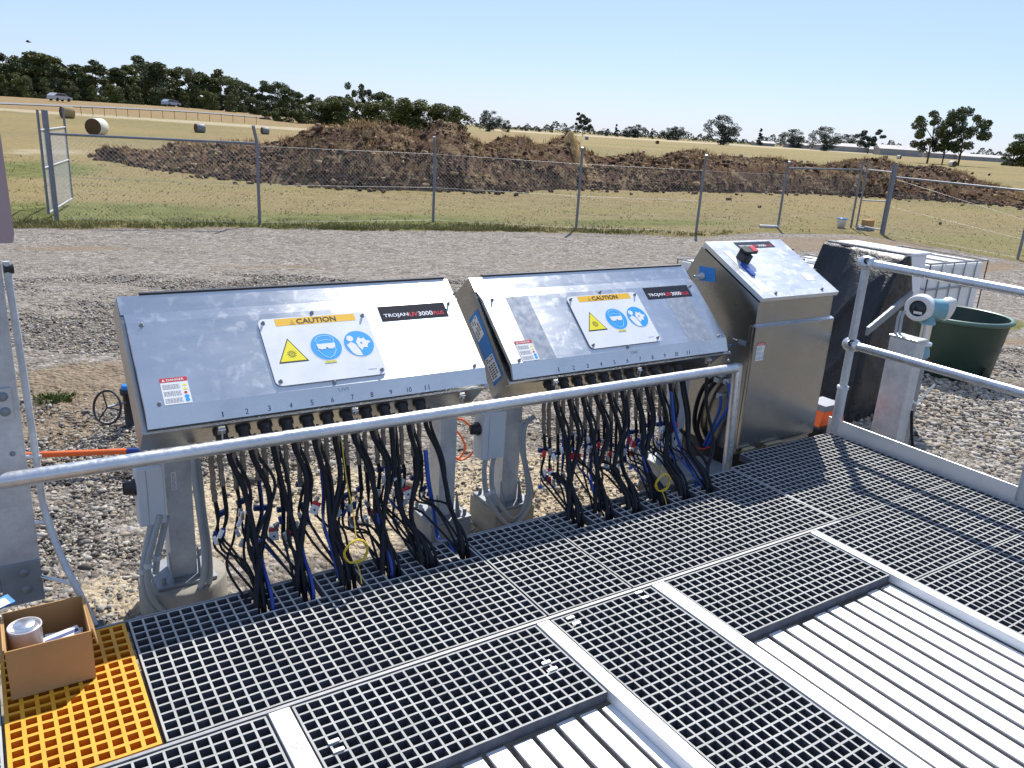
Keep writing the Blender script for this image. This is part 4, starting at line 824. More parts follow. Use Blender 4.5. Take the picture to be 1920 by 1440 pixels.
fb = (side_*.8+vd*.55-UPR*.25).normalized(); mb = MB(); mb.lathe(c2_-fb*.05, [(.060, 0), (.072, .02), (.072, .055), (.062, .066), (0, .068)], M['flowwhite'], 28, fb); mb.build('rear_cover', t)
bz = dc+side_*.06-fa*.06
mb = MB(); mb.lathe(bz-Vector((0, 0, .10)), [(.045, 0), (.045, .014), (.038, .02), (.036, .05)], M['flowblue'], 20); mb.build('collar', t)
mb = MB(); mb.cyl(bz-Vector((0, 0, .10)), bz-Vector((0, 0, .215)), .031, M['tin'], 20); mb.build('stem', t)
mb = MB(); mb.lathe(bz-Vector((0, 0, .235)), [(0, 0), (.052, 0), (.052, .018), (.03, .02)], M['rail'], 20); mb.build('flange', t)
mb = MB(); mb.lathe(bz-Vector((0, 0, .33)), [(.03, 0), (.052, .03), (.045, .07), (.035, .094)], M['flowblue'], 20); mb.build('sensor_body', t)
mb = MB(); mb.lathe(bz-Vector((-.01, 0, .375)), [(.03, 0), (.055, .015), (.058, .044)], M['rubred'], 20); mb.build('red_seal', t)
mb = MB(); mb.lathe((bz.x, bz.y, -.30), [(.04, 0), (.04, bz.z-.36+.30)], M['galvdull'], 16); mb.build('riser', t)

# ---------------------------------------------------------------- black-wrapped white cabinet
t = thing('wrapped_cabinet', (5.38, 3.55, -.28), 'white cabinet wrapped in black plastic sheet behind the steel cabinet', 'cabinet')
mb = MB(); mb.bbox(5.545, 5.86, 3.32, 3.93, -.35, .885, M['white'], .012); mb.build('white_cabinet', t)
mb = MB(); mb.bbox(5.53, 5.88, 3.30, 3.95, .886, .905, M['white'], .006); mb.build('top_panel', t)
NL, NF, NZ = 46, 22, 40; NP = NL+NF; vs = []; rt_ = random.Random(3)
for j in range(NZ):
    tz = j/(NZ-1); z = .895-tz*1.22
    flc = .50*(1-math.exp(-tz*2.4)); endx = 5.545+min(.30, .01+.50*tz)
    for i in range(NP):
        wr_ = (.030*(1-abs(math.sin(i*.075+tz*3.1)))**3+.024*(1-abs(math.sin(i*.11-tz*5.3+1)))**4+.018*(1-abs(math.sin(i*.16+tz*8.2+2)))**5)*min(1, tz*3+.1)-.012*math.sin(i*.12+2*tz)
        if i < NL:
            v_ = i/(NL-1); fl = flc*(.45+.55*v_)+.028; x = 5.53-fl-wr_*(1-v_**8); y = 3.955-.665*v_-.10*tz*v_
        else:
            w_ = (i-NL+1)/NF; xs_ = 5.53-flc-.028; x = xs_+(endx-xs_)*w_; y = 3.29-.10*tz*(1-w_)-.020-.5*abs(wr_)*(.3+w_*(1-w_)*3)
        vs.append((x, y, z+(.012*math.sin(i*.7)*tz)))
fs = [(j*NP+i, j*NP+i+1, (j+1)*NP+i+1, (j+1)*NP+i) for j in range(NZ-1) for i in range(NP-1)]
mb = MB(); mb.add(vs, fs, M['tarp'], True); o = mb.build('plastic_sheet', t)
so_ = o.modifiers.new('thick', 'SOLIDIFY'); so_.thickness = .004; so_.offset = -1
ov = [(5.515, 3.275), (5.60, 3.275), (5.575, 3.40), (5.60, 3.55), (5.57, 3.72), (5.60, 3.96), (5.515, 3.96)]
mb = MB(); mb.prism(ov, 'z', .9055, .909, M['tarp']); mb.build('sheet_overlap', t)
mb = MB(); q0, q1 = ony(1628, 622, 3.12), ony(1712, 552, 3.16); d = Vector((0, 0, .028)); mb.add([q0-d, q0+d, q1+d, q1-d, q0-d+Vector((0, .02, 0)), q0+d+Vector((0, .02, 0)), q1+d+Vector((0, .02, 0)), q1-d+Vector((0, .02, 0))], [(0, 3, 2, 1), (4, 5, 6, 7), (0, 1, 5, 4), (1, 2, 6, 5), (2, 3, 7, 6), (3, 0, 4, 7)], M['galvdull']); mb.build('tie_strap', t)

# ---------------------------------------------------------------- IBC tanks
def ibc(x0, y0, zt, label):
    gr = H(x0+.5, y0+.5)-.02; t = thing('caged_tank', (x0+.5, y0+.5, gr), label, 'tank', 'white caged tanks'); W, D = 1.1, 1.0
    mb = MB(); mb.bbox(x0+.03, x0+W-.03, y0+.012, y0+D-.012, gr+.13, zt-.012, M['ibc'], .05, None, 4); mb.build('plastic_tank', t)
    mb = MB()
    for x in np.linspace(x0, x0+W, 6):
        for y in (y0, y0+D): mb.tube([(x, y, gr+.12), (x, y, zt)], .007, M['cage'], 6)
    for y in np.linspace(y0, y0+D, 5):
        for x in (x0, x0+W): mb.tube([(x, y, gr+.12), (x, y, zt)], .007, M['cage'], 6)
    for z in np.linspace(gr+.14, zt, 4):
        mb.tube([(x0, y0, z), (x0+W, y0, z), (x0+W, y0+D, z), (x0, y0+D, z), (x0, y0, z)], .010, M['cage'], 6)
    for x in (x0+.35, x0+.75): mb.tube([(x, y0, zt+.004), (x, y0+D, zt+.004)], .012, M['cage'], 6)
    mb.build('cage', t)
    mb = MB(); mb.bbox(x0, x0+W, y0, y0+D, gr, gr+.11, M['galvdull'], .01); mb.build('pallet', t)
    mb = MB(); mb.lathe((x0+.55, y0+.5, zt-.012), [(.09, 0), (.09, .03), (0, .03)], M['ibc'], 20); mb.build('filler_cap', t)
ibc(8.0, 4.48, .54, 'white caged tank standing behind the green tub')
ibc(7.6, 6.6, .10, 'white caged tank peeping out left of the tall steel cabinet')
ibc(8.95, 6.45, .10, 'white caged tank seen between steel cabinet and black-wrapped cabinet')

# ---------------------------------------------------------------- green tub
tc_ = Vector((7.26, 3.69, -.29)); t = thing('green_tub', tc_, 'large round dark green plastic tub on the gravel', 'tub')
mb = MB(); mb.lathe(tc_, [(0, .0), (.315, 0), (.328, .02), (.395, .535)], M['tub'], 48); mb.lathe(tc_, [(.385, .545), (.31, .03), (0, .03)], M['tub'], 48)
mb.build('tub_wall', t)
mb = MB(); mb.lathe(tc_, [(.395, .51), (.415, .515), (.427, .53), (.421, .548), (.40, .553), (.384, .545)], M['tubrim'], 48); mb.build('rim', t)
mb = MB(); a_ = R_(-105); mb.cyl(tc_+Vector((.345*math.cos(a_), .345*math.sin(a_), .06)), tc_+Vector((.36*math.cos(a_), .36*math.sin(a_), .15)), .010, M['black'], 8); mb.build('drain_slot', t)

# ---------------------------------------------------------------- fence
fz = M['fence']
def fpost(px, py, tx, ty): P = at(px, py); return P, topz(tx, ty, P)
FP = [fpost(107, 414, 92, 207), fpost(487, 421, 484, 236), fpost(812, 416, 814, 256), fpost(1080, 430, 1091, 276), fpost(1305, 436, 1321, 290), fpost(1458, 428, 1470, 302), fpost(1595, 428, 1617, 304), fpost(1655, 440, 1681, 308), fpost(1908, 486, 1926, 395)]
def wiremesh(mb, P, Q, z0P, z1P, z0Q, z1Q, pitch=.085, r=.0016):
    d = Vector((Q.x-P.x, Q.y-P.y, 0)); L = d.length; d.normalize(); h = (z1P-z0P+z1Q-z0Q)/2
    nrm = Vector((-d.y, d.x, 0))
    base_ = lambda s: z0P+(z0Q-z0P)*s/L
    k = -h
    while k < L:
        for sg in (0, 1):
            s0, s1 = k, k+h; a0, a1 = 0., h
            if s0 < 0: a0 = -s0; s0 = 0.
            if s1 > L: a1 = h-(s1-L); s1 = L
            if s1-s0 > .03:
                zA, zB = (a0, a1) if sg == 0 else (h-a0, h-a1)
                A = Vector((P.x, P.y, 0))+d*s0; B = Vector((P.x, P.y, 0))+d*s1; A.z = base_(s0)+zA; B.z = base_(s1)+zB
                mb.tube([A, B], r, M['wire'], 3, False, False)
        k += pitch
def post_geo(mb, P, zt, r=.03, bent=True):
    H0 = zt-P.z
    if bent: mb.tube([P-Vector((0, 0, .1)), P+Vector((0, 0, H0*.80)), P+Vector((0, 0, H0*.84)), P+Vector((-.10, -.12, H0))], r, fz, 10)
    else: mb.tube([P-Vector((0, 0, .1)), P+Vector((0, 0, H0))], r, fz, 10)
def fence_run(idx, label, rails, bent=True):
    t = thing('chain_link_fence', FP[idx[0]][0], label, 'fence')
    for k in idx:
        mb = MB(); post_geo(mb, FP[k][0], FP[k][1], .032 if k not in (0, 7) else .045, bent and k not in (0, 6, 7)); mb.build('post', t)
    for a_, b_ in zip(idx[:-1], idx[1:]):
        P, Q = FP[a_], FP[b_]; hp = (P[1]-P[0].z)*.80; hq = (Q[1]-Q[0].z)*.80
        mb = MB(); wiremesh(mb, P[0], Q[0], P[0].z+.03, P[0].z+hp, Q[0].z+.03, Q[0].z+hq); mb.build('wire_mesh', t)
        mb = MB()
        for fr in (.0, .5, 1.): mb.tube([P[0]+Vector((0, 0, .04+fr*(hp-.04))), Q[0]+Vector((0, 0, .04+fr*(hq-.04)))], .003, M['wire'], 4)
        mb.build('strain_wire', t)
        if (a_, b_) in rails:
            y0, y1 = rails[(a_, b_)]; mb = MB(); mb.tube([Vector((P[0].x, P[0].y, y0)), Vector((Q[0].x, Q[0].y, y1))], .024, fz, 10); mb.build('top_rail', t)
    return t
r01 = (topz(118, 252, FP[0][0]), topz(481, 269, FP[1][0]))
fence_run([0, 1, 2, 3, 4, 5], 'long chain link fence between gravel and grass, from open gate to small gate', {(0, 1): r01})
fence_run([7, 8], 'chain link fence section right of the small gate', {(7, 8): (topz(1690, 333, FP[7][0]), topz(1923, 358, FP[8][0]))})
mb = MB(); t = thing('small_gate', FP[5][0], 'narrow pedestrian gate and rail in the fence, crates at its foot', 'gate')
P5, P6, P7 = FP[5], FP[6], FP[7]
mb.tube([Vector((P5[0].x, P5[0].y, topz(1475, 315, P5[0]))), Vector((P6[0].x, P6[0].y, topz(1608, 318, P6[0])))], .024, fz, 10); mb.build('rail', t)
mb = MB(); post_geo(mb, P6[0], P6[1], .030, False); mb.build('gate_post', t)
mb = MB(); wiremesh(mb, P5[0], P6[0], P5[0].z+.03, P5[0].z+1.5, P6[0].z+.03, P6[0].z+1.5); mb.build('wire_mesh', t)
g0 = P6[0].lerp(P7[0], .17); g1 = P6[0].lerp(P7[0], .93)
za, zb, zm, zl = topz(1625, 318, g0), topz(1675, 323, g1), topz(1612, 375, g0), topz(1660, 430, g1)
mb = MB(); mb.tube([Vector((g0.x, g0.y, g0.z+.05)), Vector((g0.x, g0.y, topz(1632, 302, g0)))], .024, fz, 10); mb.tube([Vector((g1.x, g1.y, g1.z+.02)), Vector((g1.x, g1.y, zb+.2))], .028, fz, 10)
for z0, z1 in ((za, zb), (zm, topz(1665, 378, g1)), (g0.z+.12, g1.z+.12)): mb.tube([Vector((g0.x, g0.y, z0)), Vector((g1.x, g1.y, z1))], .020, M['wire'], 10)
mb.build('gate_frame', t)
t = thing('open_gate', FP[0][0], 'open chain link gate leaf swung away at the left end of the fence', 'gate')
ga = FP[0][0]+Vector((-.12, .1, 0)); gb = onz(136, 378, -.58); hg = FP[0][1]-FP[0][0].z
d_ = Vector((gb.x-ga.x, gb.y-ga.y, 0)).normalized(); gb = Vector((gb.x, gb.y, H(gb.x, gb.y)))
mb = MB()
for P, top in ((ga, 1.), (ga+d_*.5, 1.0), (gb, 1.02)): mb.tube([P+Vector((0, 0, .12)), P+Vector((0, 0, hg*top))], .024, fz, 10)
for z in (.14, hg*.48, hg*.82): mb.tube([ga+Vector((0, 0, z)), gb+Vector((0, 0, z))], .02, M['wire'], 10)
mb.build('gate_frame', t); mb = MB(); wiremesh(mb, ga, gb, ga.z+.14, ga.z+hg*.82, gb.z+.14, gb.z+hg*.82, .075, .0022); mb.build('wire_mesh', t)
# small things at the gate
b = at(1576, 428); t = thing('white_bucket', b, 'small white bucket standing left of the small gate', 'bucket')
mb = MB(); mb.lathe(b, [(0, 0), (.10, 0), (.14, .26), (.15, .27)], M['paper'], 20); mb.build('pail', t); mb = MB(); mb.lathe(b, [(.15, .265), (.145, .29), (0, .30)], M['bluelabel'], 20); mb.build('lid', t)
b = at(1622, 432); mb = MB(); mb.bbox(b.x-.28, b.x+.28, b.y-.12, b.y+.12, b.z, b.z+.10, M['galvdull'], .01); fix_origin(mb.build('metal_tray', label='grey metal tray lying at the foot of the small gate', cat='tray'), b)
mb = MB(); mb.bbox(b.x-.10, b.x+.24, b.y-.10, b.y+.10, b.z+.101, b.z+.30, M['card'], .01); fix_origin(mb.build('carton', label='brown carton sitting on the tray at the small gate', cat='carton'), b+Vector((0, 0, .1)))
b = at(1440, 428); mb = MB(); mb.tube([b+Vector((-.25, .1, .05)), b+Vector((.30, -.1, .05))], .04, M['rail'], 10); fix_origin(mb.build('pipe_offcut', label='short grey pipe lying on the ground left of the small gate', cat='pipe'), b)

# ---------------------------------------------------------------- gravel stones, clods, weeds, tufts
ico = bmesh.new(); bmesh.ops.create_icosphere(ico, subdivisions=1, radius=1); IV = np.array([v.co for v in ico.verts]); IF = np.array([[v.index for v in f.verts] for f in ico.faces]); ico.free()
def lumps(name, P, size, mats, flat=.6, label=None, jit=.28):
    n = len(P); V = np.repeat(IV[None], n, 0)*(1+rng.normal(0, jit, (n, len(IV), 1)))
    sc = size[:, None, None]*np.stack([rng.uniform(.7, 1.3, n), rng.uniform(.7, 1.3, n), rng.uniform(flat*.7, flat*1.3, n)], -1)[:, None, :]
    V = V*sc; a_ = rng.uniform(0, 6.28, n); c, s = np.cos(a_)[:, None], np.sin(a_)[:, None]
    V = np.stack([V[..., 0]*c-V[..., 1]*s, V[..., 0]*s+V[..., 1]*c, V[..., 2]], -1)+P[:, None, :]
    Fc = (IF[None]+(np.arange(n)*len(IV))[:, None, None]).reshape(-1, 3)
    me = bpy.data.meshes.new(name); me.vertices.add(n*len(IV)); me.vertices.foreach_set('co', V.reshape(-1).astype(np.float32))
    me.loops.add(len(Fc)*3); me.loops.foreach_set('vertex_index', Fc.reshape(-1).astype(np.int32)); me.polygons.add(len(Fc))
    me.polygons.foreach_set('loop_start', np.arange(0, len(Fc)*3, 3, dtype=np.int32))
    for mt in mats: me.materials.append(mt)
    me.polygons.foreach_set('material_index', np.repeat(rng.integers(0, len(mats), n), len(IF)).astype(np.int32)); me.update(calc_edges=True); me.validate()
    o = bpy.data.objects.new(name, me); C.objects.link(o); o['kind'] = 'stuff'
    if label: tag(o, label, 'ground cover')
    return o
stm = [base('stone_%s' % n_, c, .85, 0, .25) for n_, c in (('grey', (.235, .21, .182)), ('pale', (.46, .425, .375)), ('tan', (.35, .29, .215)), ('dark', (.10, .088, .075)), ('light', (.33, .30, .26)))]
def sample(n, rmin, rmax, a0, a1, p=.5):
    r = rmin*(rmax/rmin)**(rng.random(n)**p); az = np.radians(rng.uniform(a0, a1, n)); return r*np.sin(az), r*np.cos(az)
x, y = sample(150000, 3.0, 11, -2, 72, .85); ok = ~((x < 4.3) & (y < 2.80)) & (grassness(x, y) < .5); x, y = x[ok], y[ok]
px, py = proj_np(x, y, Hn(x, y)); dens = np.ones(len(x))
for bb, k in (((170, 720, 150, 48), .85), ((110, 790, 90, 45), .6), ((560, 960, 330, 120), .72), ((1000, 930, 330, 110), .72)): dens *= 1-k*np.minimum(1, blob(px, py, *bb)*1.6)
ok = rng.random(len(x)) < dens; x, y = x[ok], y[ok]; r = np.hypot(x, y)
sz = np.clip(rng.lognormal(-5.08, .42, len(x)), .003, .017)*(1+.03*(r-3)); sz = np.where((x > 4.3) & (y < 4.2), sz*1.35, sz)
lumps('gravel', np.stack([x, y, Hn(x, y)+sz*.25], -1), sz, stm, .62, 'loose grey and tan gravel stones', .36)
x, y = sample(9000, 3.9, 9, 58, 72, 1.); ok = (x > 4.35) & (y > .8); x, y = x[ok], y[ok]; sz = np.clip(rng.lognormal(-4.2, .38, len(x)), .006, .032)
lumps('coarse_gravel', np.stack([x, y, Hn(x, y)+sz*.3], -1), sz, [stm[1], stm[1], stm[0], stm[4], stm[2]], .6, 'coarse pale stones beyond the toe board')
x, y = sample(110, 3.2, 7, 2, 60, 1.); ok = ~((x < 4.3) & (y < 2.85)); x, y = x[ok], y[ok]; sz = rng.uniform(.014, .032, len(x))
lumps('larger_stones', np.stack([x, y, Hn(x, y)+sz*.2], -1), sz, [stm[1], stm[2], stm[3]], .45, 'scattered larger stones lying on the gravel')

def blades(name, X, Y, Z, h, wd, mats, label, per=5):
    n = len(X); V = []; Fs = []; mi = []
    for k in range(n):
        for j in range(per):
            a_ = random.uniform(0, 6.28); hh = h[k]*random.uniform(.5, 1.2); ww = wd[k]; ox, oy = random.gauss(0, h[k]*.35), random.gauss(0, h[k]*.35)
            bx, by, bz = X[k]+ox, Y[k]+oy, Z[k]-.01; lx, ly = random.gauss(0, .45)*hh, random.gauss(0, .45)*hh
            c, s = math.cos(a_)*ww, math.sin(a_)*ww; o_ = len(V)
            V += [(bx-c, by-s, bz), (bx+c, by+s, bz), (bx+lx*.5+c*.7, by+ly*.5+s*.7, bz+hh*.65), (bx+lx*.5-c*.7, by+ly*.5-s*.7, bz+hh*.65), (bx+lx, by+ly, bz+hh)]
            Fs += [(o_, o_+1, o_+2, o_+3), (o_+3, o_+2, o_+4)]; q_ = random.randrange(len(mats)); mi += [q_, q_]
    me = bpy.data.meshes.new(name); me.from_pydata(V, [], Fs)
    for mt in mats: me.materials.append(mt)
    me.polygons.foreach_set('material_index', mi); me.update(); o = bpy.data.objects.new(name, me); C.objects.link(o); tag(o, label, 'grass', None, 'stuff'); return o
az = rng.uniform(0, 70, 26000); er = np.interp(az, EA, ER); r = er+np.abs(rng.normal(0, .55, len(az))) + rng.uniform(-.1, .1, len(az)); a_ = np.radians(az); x, y = r*np.sin(a_), r*np.cos(a_)
px, py = proj_np(x, y, Hn(x, y)); gg = np.maximum.reduce([blob(px, py, 100, 405, 420, 30), blob(px, py, 800, 425, 340, 30), blob(px, py, 1180, 425, 200, 20)*.7])
x1, y1 = x[rng.random(len(x)) < np.clip(gg, .02, .8)], None
msk = rng.random(len(x)) < np.clip(gg*.4, .0, .4); xa, ya = x[msk][:6500], y[msk][:6500]
blades('fence_grass', xa, ya, Hn(xa, ya), rng.uniform(.03, .10, len(xa)), np.full(len(xa), .006), [M['gblade'], M['blade']], 'green grass tufts along the fence line', 5)
az = rng.uniform(-2, 70, 9000); er = np.interp(az, EA, ER); r = er+rng.uniform(.2, 22, len(az))**1.0; a_ = np.radians(az); xb, yb = r*np.sin(a_), r*np.cos(a_)
px, py = proj_np(xb, yb, Hn(xb, yb)); gsel = rng.random(len(xb)) < np.clip(blob(px, py, 60, 318, 160, 26)+blob(px, py, 120, 400, 400, 30), 0, .85)
for sel, mt, nm, lb in ((gsel, [M['gblade']], 'green_grass', 'short green grass in the field beyond the fence'), (~gsel, [M['blade']], 'dry_grass', 'short dry grass in the field beyond the fence')):
    blades(nm, xb[sel], yb[sel], Hn(xb[sel], yb[sel]), rng.uniform(.02, .055, sel.sum()), np.full(sel.sum(), .008), mt, lb, 3)
wx = np.array([at(random.uniform(76, 132), random.gauss(750, 4)) for _ in range(80)]); blades('weeds', wx[:, 0], wx[:, 1], wx[:, 2], rng.uniform(.02, .05, 80), np.full(80, .008), [M['gblade'], M['leaf2']], 'small green weeds on the bare soil at left', 8)

# ---------------------------------------------------------------- dirt mound
def moundmat():
    mt = base('turned_soil', (.1, .06, .04), .97, 0, .1); n, l = nodes(mt); v = coords(mt); a1 = noise(mt, v, 1.4, 8, .72); a2 = noise(mt, v, 9, 6, .7); a3 = noise(mt, v, .8, 6, .7, .8)
    c = ramp(mt, a2.outputs[0], [(.28, (.042, .024, .015)), (.5, (.12, .070, .045)), (.72, (.24, .155, .10))])
    c = mixc(mt, ramp(mt, a1.outputs[0], [(.50, 0.), (.60, .85)]), c, (.36, .26, .14)); c = mixc(mt, ramp(mt, a3.outputs[0], [(.35, .6), (.5, 0.)]), c, (.13, .062, .036))
    setin(mt, 'Base Color', c); bump(mt, a2.outputs[0], 1., .12); return mt
M['soil'] = moundmat()
BP = [(168, 292), (240, 310), (300, 320), (450, 338), (600, 350), (700, 357), (900, 360), (1100, 355), (1300, 360), (1500, 363), (1700, 373), (1920, 388), (2150, 405)]
TP = [(168, 292), (200, 266), (230, 272), (290, 278), (330, 264), (400, 266), (440, 262), (520, 262), (560, 246), (600, 226), (640, 234), (690, 221), (740, 228), (790, 236), (820, 219), (850, 224), (875, 250), (905, 268), (935, 253), (970, 252), (1000, 268), (1040, 254), (1060, 240), (1080, 268), (1120, 290), (1180, 284), (1230, 292), (1262, 276), (1300, 268), (1330, 280), (1400, 285), (1470, 292), (1530, 301), (1590, 291), (1640, 289), (1680, 301), (1740, 304), (1790, 315), (1830, 330), (1860, 337), (1920, 356), (2000, 372), (2150, 400)]
cols = np.linspace(168, 2150, 620); NT = 46; V = []; ridge = []; hgt = {}
by_ = np.interp(cols, [p[0] for p in BP], [p[1] for p in BP]); ty_ = np.interp(cols, [p[0] for p in TP], [p[1] for p in TP])
def fbm(x, y, s):
    v = 0
    for k in range(5):
        f = s*2**k; v += (math.sin(x*f+1.7*k+1.3*math.sin(y*f*.7))*math.cos(y*f*1.1+k*.9+math.sin(x*f*.8)))/2**k
    return v
for i, cx_ in enumerate(cols):
    B = at(cx_, by_[i]); d = Vector((B.x, B.y, 0)).normalized(); Wd = 3.4*sm((cx_-168)/160)+.3
    R0 = B+d*Wd; zr = topz(cx_, ty_[i], R0)-B.z-.13-.10*sm((cx_-1150)/200); zr = max(.04, zr)
    for j in range(NT):
        s = j/(NT-1)*2; dist = s*Wd
        prof = sm(s*.5+.0)*0+ (math.sin(min(1, s)*math.pi/2)**.85 if s <= 1 else math.cos((s-1)*math.pi/2)**1.2 if s < 2 else 0)
        x, y = B.x+d.x*dist, B.y+d.y*dist; amp = math.sin(min(1., s/2)*math.pi)*min(1, zr)
        z = B.z-.04+zr*prof+amp*(.15*fbm(x, y, .8)*(1-abs(1-s)**.0 if False else (.3 if abs(s-1) < .12 else 1))+rng.normal(0, .022))
        V.append((x, y, z))
me = bpy.data.meshes.new('dirt_mound'); me.from_pydata(V, [], [(i*NT+j, (i+1)*NT+j, (i+1)*NT+j+1, i*NT+j+1) for i in range(len(cols)-1) for j in range(NT-1)]); me.materials.append(M['soil'])
o = bpy.data.objects.new('dirt_mound', me); C.objects.link(o); tag(o, 'long heap of dark brown excavated soil beyond the fence', 'soil heap'); fix_origin(o, V[300*NT])
Va = np.array(V).reshape(len(cols), NT, 3)
ii = rng.integers(0, len(cols), 22000); jj = rng.integers(0, 30, 22000); pm = .5+.5*np.sin(ii*.07+jj*.25+2*np.sin(jj*.2+ii*.02)); keep = rng.random(22000) < .22+.55*pm**2+.35*(jj < 4); ii, jj = ii[keep], jj[keep]; P = Va[ii, jj]+rng.normal(0, .05, (len(ii), 3))*[1, 1, .3]; szs = np.clip(rng.lognormal(-3.25, .58, len(ii)), .015, .13)
cm = [base('clod_%d' % k, c, .95, 0, .1) for k, c in enumerate(((.10, .06, .04), (.17, .105, .066), (.06, .037, .025), (.33, .24, .14), (.23, .155, .10)))]
lumps('dirt_clods', P, szs, cm, .75, 'loose clods of soil covering the heap', .45)
ii = rng.integers(0, len(cols), 260); P = Va[ii, 0]-np.stack([Va[ii, 0, 0], Va[ii, 0, 1], 0*ii], -1)/25*rng.exponential(.45, 260)[:, None]; P[:, 2] = Hn(P[:, 0], P[:, 1])+.03
lumps('fallen_clods', P, np.clip(rng.lognormal(-2.7, .5, 260), .03, .2), cm[:3], .7, 'clods fallen on the grass before the heap')
ii = rng.integers(0, len(cols), 2600); jj = np.where(rng.random(2600) < .45, rng.integers(19, 26, 2600), rng.integers(2, 20, 2600)); w_ = .8+.5*np.sin(cols[ii]*.021)+.5*np.sin(cols[ii]*.057+1); sel = rng.random(2600) < np.clip(w_*.55+.1, 0, 1); P = Va[ii[sel], jj[sel]]
st2 = worn('heap_straw', (.46, .31, .14), .9, 0, .35, 3, .1)
blades('heap_grass', P[:, 0], P[:, 1], P[:, 2], rng.uniform(.08, .28, len(P)), np.full(len(P), .012), [st2], 'dry straw and roots sticking out of the heap', 7)
# upright straw tuft peak
pk = at(1062, 356); dv_ = Vector((pk.x, pk.y, 0)).normalized(); pk = pk+dv_*2.5; tz_ = topz(1060, 240, pk); bz_ = topz(1060, 285, pk)
t = thing('straw_heap', Vector((pk.x, pk.y, bz_-.5)), 'pointed tuft of golden straw on top of the soil heap', 'straw')
V = []; Fs = []
for k in range(2600):
    u = random.random(); a_ = random.uniform(0, 6.28); hh = (tz_-bz_+.5); rr = .85*(1-u)**.8*math.sqrt(random.random()); zz = bz_-.5+u*(tz_-bz_+.35)
    bx, by = pk.x+rr*math.cos(a_), pk.y+rr*math.sin(a_); lx, ly, l3 = math.cos(a_)*.10+random.gauss(0, .05), math.sin(a_)*.10+random.gauss(0, .05), -.22*random.random()+.08
    o_ = len(V); ww = .012; V += [(bx-ww, by, zz), (bx+ww, by, zz), (bx+lx, by+ly, zz+l3)]; Fs.append((o_, o_+1, o_+2))
me = bpy.data.meshes.new('straw'); me.from_pydata([tuple(Vector(v)-Vector(WL[t.name])) for v in V], [], Fs); me.materials.append(st2); ob = bpy.data.objects.new('straw', me); C.objects.link(ob); ob.parent = t
mb = MB(); mb.lathe((pk.x, pk.y, bz_-.55), [(.85, 0), (.55, .45), (.12, tz_-bz_+.38), (0, tz_-bz_+.45)], st2, 16); mb.build('core', t)

# ---------------------------------------------------------------- bales
def bale_proto(wrap):
    t = thing('hay_bale', (0, 0, 0), 'x', 'hay bale'); r = .65; mb = MB(); n = 28
    prof = [(r*.96, -.62), (r, -.58), (r*1.005, 0), (r, .58), (r*.96, .62)]
    mb.lathe((0, 0, r*.97), prof, wrap, n, (1, 0, 0)); mb.build('roll', t)
    for s in (-1, 1):
        mb = MB(); mb.lathe((0, 0, r*.97), [(r*.96, s*.62), (r*.6, s*.605), (r*.3, s*.60), (0, s*.61)], M['hayend'], n, (1, 0, 0)); mb.build('end_face', t)
    return t
protoW = bale_proto(M['haywrap']); protoH = bale_proto(M['hay']); protoG = bale_proto(worn('grey_wrap', (.20, .21, .23), .6, 0, .15, 6))
used = set()
def bale(proto, x, ybase, hpx, rot, label, group='round bales in the field'):
    hor = 178+.0627*x; P = at(x, ybase) if ybase-hor > 13 else atD(x, (CH-H(0, 300))*F*.953/max(3, ybase-hor))
    dist = math.hypot(P.x, P.y); s = hpx/F*dist*1.0/1.30
    o = proto if proto.name not in used else copy_tree(proto); used.add(proto.name)
    o.location = P; o.rotation_euler = (0, 0, rot); o.scale = (s,)*3; tag(o, label, 'hay bale', group)
bale(protoW, 183, 254, 27, 1.0, 'large white-netted round bale behind the left fence rail')
bale(protoH, 127, 222, 18, .3, 'round bale with brown face just behind the open gate posts')
bale(protoG, 375, 249, 15, .2, 'dark grey round bale standing alone left of the soil heap')
bale(protoG, 497, 252, 12, .1, 'small grey bale half hidden behind the soil heap crest')
fb_ = [(1120, 259), (1140, 256), (1195, 264), (1210, 257), (1243, 262), (1275, 263), (1300, 258), (1345, 267), (1386, 272), (1372, 263), (1442, 280), (1451, 278), (1490, 268), (1508, 272), (1520, 269), (1560, 277), (1600, 272), (1659, 299), (1685, 298), (1703, 292), (1785, 313), (1791, 302), (1745, 285), (1830, 290), (1862, 296), (1640, 283), (1232, 270), (1100, 262), (1402, 262)]
for i, (x, y) in enumerate(sorted(fb_)):
    hor = 178+.0627*x; hp = max(4.0, (y-hor)*.42); bale([protoH, protoW, protoG][(i*7) % 3] if y > 290 else [protoG, protoH][(i*3) % 2], x, y, hp, random.uniform(0, 3), 'small distant bale, %s from the left beyond the soil heap' % ordn[i], 'far bales right of the heap')

